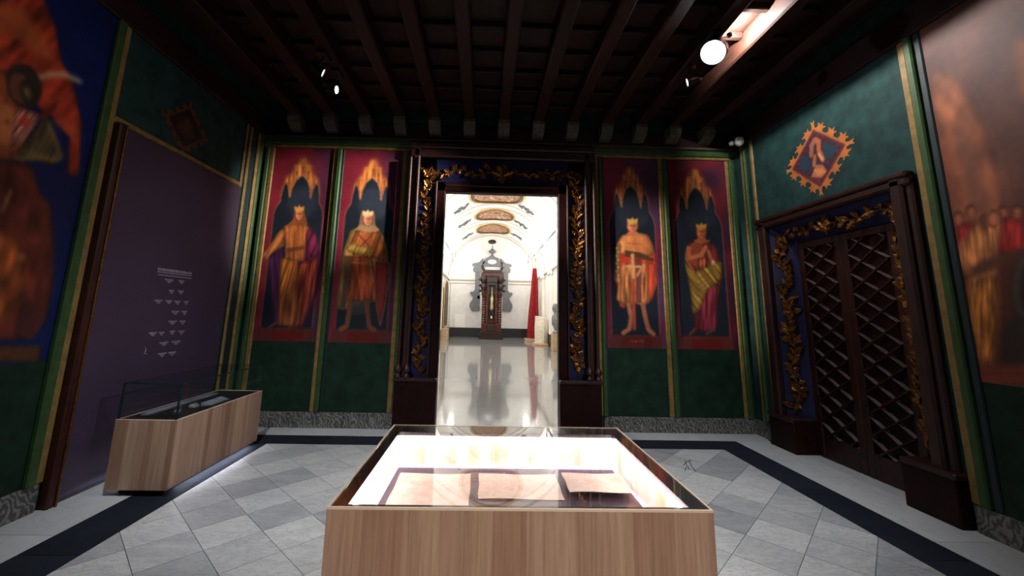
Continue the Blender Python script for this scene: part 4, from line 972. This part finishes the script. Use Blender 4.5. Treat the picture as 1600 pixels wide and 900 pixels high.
for px, py, lab in ((720, 326, 'grey stucco relief left of the nearest vault medallion'), (823, 327, 'grey stucco relief right of the nearest vault medallion'), (726, 348, 'grey stucco relief left of the middle vault medallion'), (814, 350, 'grey stucco relief right of the middle vault medallion'), (730, 368, 'grey stucco relief left of the farthest vault medallion'), (808, 369, 'grey stucco relief right of the farthest vault medallion')):
    p = at_vault(px, py); a0 = math.atan2(p.z-GZ, p.x-GXC); b = MB()
    for q in range(9):
        aa = a0+(q-4)*.028+rs.uniform(-.006, .006); yy = p.y+rs.uniform(-.28, .28)*(1-abs(q-4)/6); s_ = rs.uniform(.05, .085)
        c = Vector((GXC+(GR-.02)*math.cos(aa), yy, GZ+(GR-.02)*math.sin(aa)))
        for q2 in range(2):
            e = Vector((rs.uniform(-1, 1), rs.uniform(-1.6, 1.6), 0)); tq = Vector((-math.sin(aa), 0, math.cos(aa)))
            v = (tq*e.x+Vector((0, 1, 0))*e.y)*.16; b.tube([c-v, c-v*.3+Vector((0, 0, -.03)), c+v*.5, c+v], [s_*.2, s_*.7, s_*.6, s_*.15], 6)
    bb = Vector(p); b.v = [Vector(q)-bb for q in b.v]; o = b.build('stucco_relief', 'stucco_grey'); o.location = bb; tag(o, lab, 'stucco relief', 'grey stucco reliefs on the vault')
# cornices, skirting, wall panelling
for nm, x0, x1, par in (('cornice', GXL, GXL+.12, wl), ('cornice', GXR-.12, GXR, wr)):
    MB().bbox(x0, x1, GY0, GY1, GZ-.22, GZ-.06, .03).build(nm, 'white_plaster', par)
MB().bbox(GXL, GXR, GY1-.08, GY1, GZ-.26, GZ-.14, .02).build('cornice', 'vault_line', we); MB().bbox(GXL, GXR, GY1-.05, GY1, GZ-.46, GZ-.40, .01).build('picture_rail', 'vault_line', we)
MB().bbox(GXL+.14, GXL+.2, GY1-.04, GY1, .62, GZ-.46, .01).build('panel_strip', 'vault_line', we); MB().bbox(GXR-.2, GXR-.14, GY1-.04, GY1, .62, GZ-.46, .01).build('panel_strip', 'vault_line', we)
for nm, q in (('baseboard_gallery_end', (GXL, GXR, GY1-.06, GY1)), ('baseboard_gallery_left', (GXL, GXL+.05, GY0, GY1-.06)), ('baseboard_gallery_right', (GXR-.05, GXR, GY0, GY1-.06))):
    tag(MB().bbox(*q, 0, .6, .01).build(nm, 'dark_skirting'), 'tall dark skirting along the '+nm.split('_')[-1]+' of the gallery', 'baseboard', kind='structure')
for y in (16.4, 20.9, 23.6, 26.6):
    MB().bbox(GXR-.14, GXR, y-.28, y+.28, .6, 3.55, .02).build('pilaster', 'white_plaster', wr)
    MB().bbox(GXR-.2, GXR, y-.36, y+.36, 3.55, 3.78, .04).build('pilaster_cap', 'white_plaster', wr)
    MB().bbox(GXL, GXL+.14, y-.28, y+.28, .6, 3.55, .02).build('pilaster', 'white_plaster', wl)
tag(MB().lathe([(.0, 0), (.28, 0), (.28, .05), (.2, .07), (.0, .08)], 0, 0, 18).build('vent_disc', 'clock_dark'), 'small dark oval vent high on the gallery end wall', 'vent')
v_ = bpy.data.objects['vent_disc']; v_.location = (.44, GY1, 6.46); v_.rotation_euler = (PI/2, 0, 0); v_.scale = (1, .55, 1)
# grey marble surround on the end wall
r_ = thing('wall_surround', (.46, GY1, 1.7), 'grey marble surround with scrolls and pediment on the end wall', 'wall ornament')
sy = lambda a, q, d: (.46+a, GY1-d, q)
for s_ in (-1, 1):
    MB().prism([(s_*.78, 1.75), (s_*1.12, 1.75), (s_*1.12, 4.35), (s_*.78, 4.35)], sy, 0, .16).build('side_pilaster', 'stucco_grey', r_)
    MB().prism([(s_*1.12, 1.75), (s_*1.32, 1.72), (s_*1.46, 1.95), (s_*1.44, 2.2), (s_*1.3, 2.42), (s_*1.22, 2.62), (s_*1.46, 2.86), (s_*1.40, 3.0), (s_*1.24, 2.98), (s_*1.12, 3.15)], sy, 0, .12).build('scroll', 'stucco_grey', r_)
    MB().prism([(s_*.7, 4.35), (s_*1.24, 4.35), (s_*1.30, 4.5), (s_*1.2, 4.72), (s_*1.36, 4.78), (s_*1.34, 4.9), (s_*.9, 5.0), (s_*.62, 5.3), (s_*.62, 4.6)], sy, 0, .2).build('broken_pediment', 'stucco_grey', r_)
    MB().lathe([(.0, 0), (.14, 0), (.1, .05), (.0, .06)], 0, 0, 12).build('rosette', 'stucco_grey', r_).matrix_local = Matrix.Translation(Vector(sy(s_*1.28, 2.05, .12))-r_.location) @ Matrix.Rotation(PI/2, 4, 'X')
MB().prism([(-.62, 4.75), (.62, 4.75), (.5, 5.05), (.42, 5.3), (.2, 5.4), (.1, 5.5), (-.1, 5.5), (-.2, 5.4), (-.42, 5.3), (-.5, 5.05)], sy, 0, .18).build('crest', 'stucco_grey', r_)
MB().prism([(.22*math.cos(a)*1.4, 5.05+.16*math.sin(a)) for a in np.linspace(0, 2*PI, 14, endpoint=False)], sy, .18, .2).build('crest_oval', 'white_plaster', r_)
MB().lathe([(.1, 5.5), (.05, 5.56), (.22, 5.68), (.26, 5.76), (.1, 5.9), (.04, 6.0), (.02, 6.2)], .46, GY1-.3, 12).build('finial', 'stucco_grey', r_)
MB().prism([(-.78, 1.9), (.78, 1.9), (.78, 4.5), (-.78, 4.5)], sy, 0, .03).build('white_inset', 'white_plaster', r_)
MB().bbox(-.5, -.3, GY1-.16, GY1-.03, 2.5, 2.75, .02).build('bracket', 'stucco_grey', r_)
o = MB().bbox(-1.95, -1.25, GY1-.07, GY1-.001, .6, 1.45, .01).build('notice_board', 'white_plaster'); tag(o, 'small white board on the skirting left of the clock', 'board')
# tall carved clock
CYK = 26.0; cxk = .47
k_ = thing('longcase_clock', (cxk, CYK+.4, 0), 'tall dark carved wooden clock standing on the gallery floor', 'clock')
def kb(n, x0, x1, y0, y1, z0, z1, mat='clock_wood', bev=.02): MB().bbox(cxk+x0, cxk+x1, CYK+y0, CYK+y1, z0, z1, bev).build(n, mat, k_)
kb('base', -.74, .74, 0, .9, 0, .28, 'clock_dark'); kb('base_moulding', -.68, .68, .04, .86, .28, .42, 'clock_dark'); kb('pedestal', -.62, .62, .08, .82, .42, .95)
pass; kb('pedestal_panel', -.3, .3, .05, .09, .5, .88, 'clock_dark'); kb('case_back', -.58, .58, .4, .8, .95, 3.9, 'clock_dark'); kb('cornice', -.72, .72, .05, .85, 3.86, 4.1); kb('cornice_top', -.62, .62, .1, .8, 4.1, 4.28, 'clock_dark')
for s_ in (-1, 1):
    pr = [(.13, .95)]
    for q in range(22): pr.append((.105+.03*(q % 2), 1.0+q*.075))
    pr += [(.15, 2.66), (.18, 2.74), (.12, 2.82)]
    for x in (.5, .3): MB().lathe(pr, cxk+s_*x, CYK+.18+(.5-x)*.4, 12).build('twisted_column', 'clock_wood', k_)
    MB().lathe([(.16, 2.82), (.1, 2.95), (.2, 3.2), (.13, 3.4), (.24, 3.62), (.2, 3.86)], cxk+s_*.55, CYK+.16, 10).build('carved_figure', 'clock_dark', k_)
    for zz in (2.95, 3.3, 3.65): MB().lathe([(.0, zz-.08), (.1, zz-.04), (.12, zz), (.06, zz+.07), (0, zz+.09)], cxk+s_*.76, CYK+.2, 8).build('carved_boss', 'clock_dark', k_)
    MB().tube([(cxk+s_*.55, CYK+.3, 4.28), (cxk+s_*.66, CYK+.3, 4.5), (cxk+s_*.6, CYK+.3, 4.75), (cxk+s_*.5, CYK+.3, 4.82)], [.1, .09, .07, .05], 8).build('scroll_finial', 'clock_dark', k_)
kb('door_frame', -.3, -.2, .1, .2, .98, 3.5); kb('door_frame', .2, .3, .1, .2, .98, 3.5); kb('door_rail', -.2, .2, .1, .2, .98, 1.1); kb('hood', -.36, .36, .08, .4, 3.5, 3.86, 'clock_dark')
kb('hood_arch', -.2, .2, .12, .3, 3.3, 3.5, 'clock_dark')
MB().box(cxk-.2, cxk+.2, CYK+.14, CYK+.15, 1.1, 3.3).build('glass_door', 'clear_glass', k_)
MB().lathe([(.0, 1.75), (.12, 1.8), (.15, 2.0), (.1, 2.2), (.15, 2.4), (.08, 2.6), (.03, 2.7), (.03, 3.2)], cxk, CYK+.3, 12).build('gilt_pendulum', 'silver_gilt', k_)
MB().lathe([(.0, 1.2), (.1, 1.25), (.08, 1.4), (.0, 1.45)], cxk, CYK+.3, 10).build('weight', 'silver_gilt', k_)
MB().lathe([(.0, 0), (.16, 0), (.16, .03), (0, .04)], 0, 0, 18).build('dial', 'silver_gilt', k_).matrix_local = Matrix.Translation((0, -.27, 2.95)) @ Matrix.Rotation(PI/2, 4, 'X')
# red standard on its pale base
SX, SYY = 3.0, 24.9
o = MB().bbox(SX-.55, SX+.25, SYY-.5, SYY+.5, 0, .16, .01).build('standard_base', 'pallet_wood'); tag(o, 'pale wooden platform under the red standard in the gallery', 'platform')
f_ = thing('red_standard', (SX, SYY, .16), 'tall furled red banner on a gold-tipped pole in the gallery', 'banner')
b = MB(); vs = []; nz, na = 14, 28
for j in range(nz+1):
    v = j/nz; z = 4.3-(4.3-.2)*v; r0_ = .10+.22*v**.8
    for i in range(na):
        a = 2*PI*i/na; rr = r0_*(1+.22*math.sin(7*a+2*v)+.1*math.sin(13*a-3*v)); vs.append((SX+rr*math.cos(a)*1.0-.06*v, SYY+rr*math.sin(a), z))
fs = [(j*na+i, j*na+(i+1) % na, (j+1)*na+(i+1) % na, (j+1)*na+i) for j in range(nz) for i in range(na)]+[tuple(range(na))[::-1], tuple(range(nz*na, nz*na+na))]
b.add(vs, [f[::-1] for f in fs]); b.sm = True; b.build('banner_cloth', 'red_cloth', f_)
MB().tube([(SX, SYY, .163), (SX+.05, SYY, 4.7)], .03, 8).build('pole', 'gold_paint', f_); MB().lathe([(.03, 4.7), (.07, 4.78), (.05, 4.9), (.09, 5.0), (.0, 5.25)], SX+.05, SYY, 8).build('pole_tip', 'gold_paint', f_)
# white stone block
o = MB().bbox(2.62, 3.3, 21.5, 22.7, 0, .1, .01).build('stone_pallet', 'pallet_wood'); tag(o, 'pale wooden pallet under the white stone block', 'pallet')
b = MB(); st = [(-.32, -.22), (.1, -.28), (.33, -.1), (.33, .24), (-.2, .28), (-.34, .1)]
vs = [(3.02+x*.98, 22.1+y, .1) for x, y in st]+[(3.02+x, 22.1+y, .95) for x, y in st]+[(3.02+x*.86-.02, 22.1+y*.86, 1.38+.1*(x < 0)) for x, y in st]
fs = [tuple(range(6))[::-1], tuple(range(12, 18))]+[(r*6+i, r*6+(i+1) % 6, r*6+6+(i+1) % 6, r*6+6+i) for r in (0, 1) for i in range(6)]
c = Vector((3.02, 22.1, .1)); b.add([Vector(q)-c for q in vs], fs); o = b.build('stone_block', 'stone_white'); o.location = c; tag(o, 'rough white stone block standing on a pallet by the right wall', 'stone block')
# bust on its plinth at the door's edge
o = MB().bbox(3.02, 3.34, 18.3, 18.9, 0, .74, .01).build('bust_plinth', 'pallet_wood'); tag(o, 'pale wooden plinth just beside the right door jamb', 'plinth')
b_ = thing('stone_bust', (3.18, 18.6, .74), 'grey stone bust on the wooden plinth beside the right door jamb', 'bust')
MB().lathe([(.0, .74), (.14, .74), (.14, .82), (.07, .9), (.09, 1.0), (.17, 1.15), (.18, 1.35), (.16, 1.5), (.09, 1.58), (.08, 1.66)], 3.18, 18.6, 16).build('chest', 'bust_grey', b_)
MB().lathe([(.06, 1.62), (.11, 1.7), (.14, 1.82), (.14, 1.92), (.1, 2.02), (.0, 2.06)], 3.18, 18.6, 16).build('head', 'bust_grey', b_)
MB().lathe([(.0, 1.78), (.03, 1.8), (.02, 1.86), (.0, 1.88)], 3.04, 18.58, 8).build('nose', 'bust_grey', b_)
# dark picture on the left wall over a wooden base
r_ = thing('framed_picture', (GXL, 25.4, .75), 'dark arched picture on the left gallery wall', 'painting')
ap = lambda a, q, d: (GXL+d, 25.4+a, q)
outl = [(-1.2, .75), (1.2, .75), (1.2, 2.9)]+[(1.2*math.cos(a), 2.9+.6*math.sin(a)) for a in np.linspace(.2, PI-.2, 9)]+[(-1.2, 2.9)]
gfm = MB().prism(outl, ap, .16, .2).build('gilt_frame', 'gold_paint', r_); MB().prism([(a*.88, .75+(q-.75)*.96+.06) for a, q in outl], ap, .2, .22).build('picture_field', 'picture_dark', gfm); MB().bbox(GXL, GXL+.16, 24.4, 26.4, .8, 3.0, .01).build('backing', 'picture_dark', r_)
o = MB().bbox(GXL+.02, GXL+.42, 24.3, 25.6, 0, .66, .01).build('low_bench', 'pallet_wood'); tag(o, 'pale wooden block below the dark arched picture', 'plinth')
# lamp rails with heads
RX, RZ = (-2.02, 2.92), 5.05
for x, side in zip(RX, ('left', 'right')):
    r_ = thing('lamp_rail', (x, 17.5, RZ), 'thin grey lamp rail along the %s side of the gallery vault' % side, 'light rail', 'gallery lamp rails')
    MB().bbox(x-.03, x+.03, GY0+.3, GY1-.3, RZ-.03, RZ+.03, .006).build('rail', 'stucco_grey', r_)
    for y in np.arange(7.5, 28, 4.): 
        zv = GZ+math.sqrt(GR**2-(x-GXC)**2); MB().tube([(x, y, RZ), (x, y, zv+.02)], .015, 6).build('hanger', 'stucco_grey', r_)
    wds = ['nearest the doorway', 'second from the doorway', 'third from the doorway', 'fourth from the doorway', 'second from the end wall', 'nearest the end wall']
    for i, y in enumerate((9.5, 13, 16.5, 20, 23.5, 26.6)):
        h_ = thing('gallery_spotlight', (x, y, RZ-.14), 'lamp head on the %s gallery rail, %s' % (side, wds[i]), 'spotlight', 'gallery rail lamps')
        hs = MB().lathe([(.03, RZ-.03), (.05, RZ-.06), (.07, RZ-.18), (.08, RZ-.28), (.075, RZ-.28), (.05, RZ-.24)], x, y, 12).build('head_shell', 'lamp_white', h_)
        MB().lathe([(.0, RZ-.262), (.06, RZ-.262), (.06, RZ-.255), (0, RZ-.25)], x, y, 12).build('lamp_disc', 'gallery_lamp', hs)
        ld = bpy.data.lights.new('gallery_point', 'POINT'); ld.energy = 260*EXG; ld.color = (1, .985, .96); ld.shadow_soft_size = .12
        lo = bpy.data.objects.new('gallery_point', ld); COL.objects.link(lo); lo.parent = h_; lo.location = (.2 if x < 0 else -.2, 0, .1)
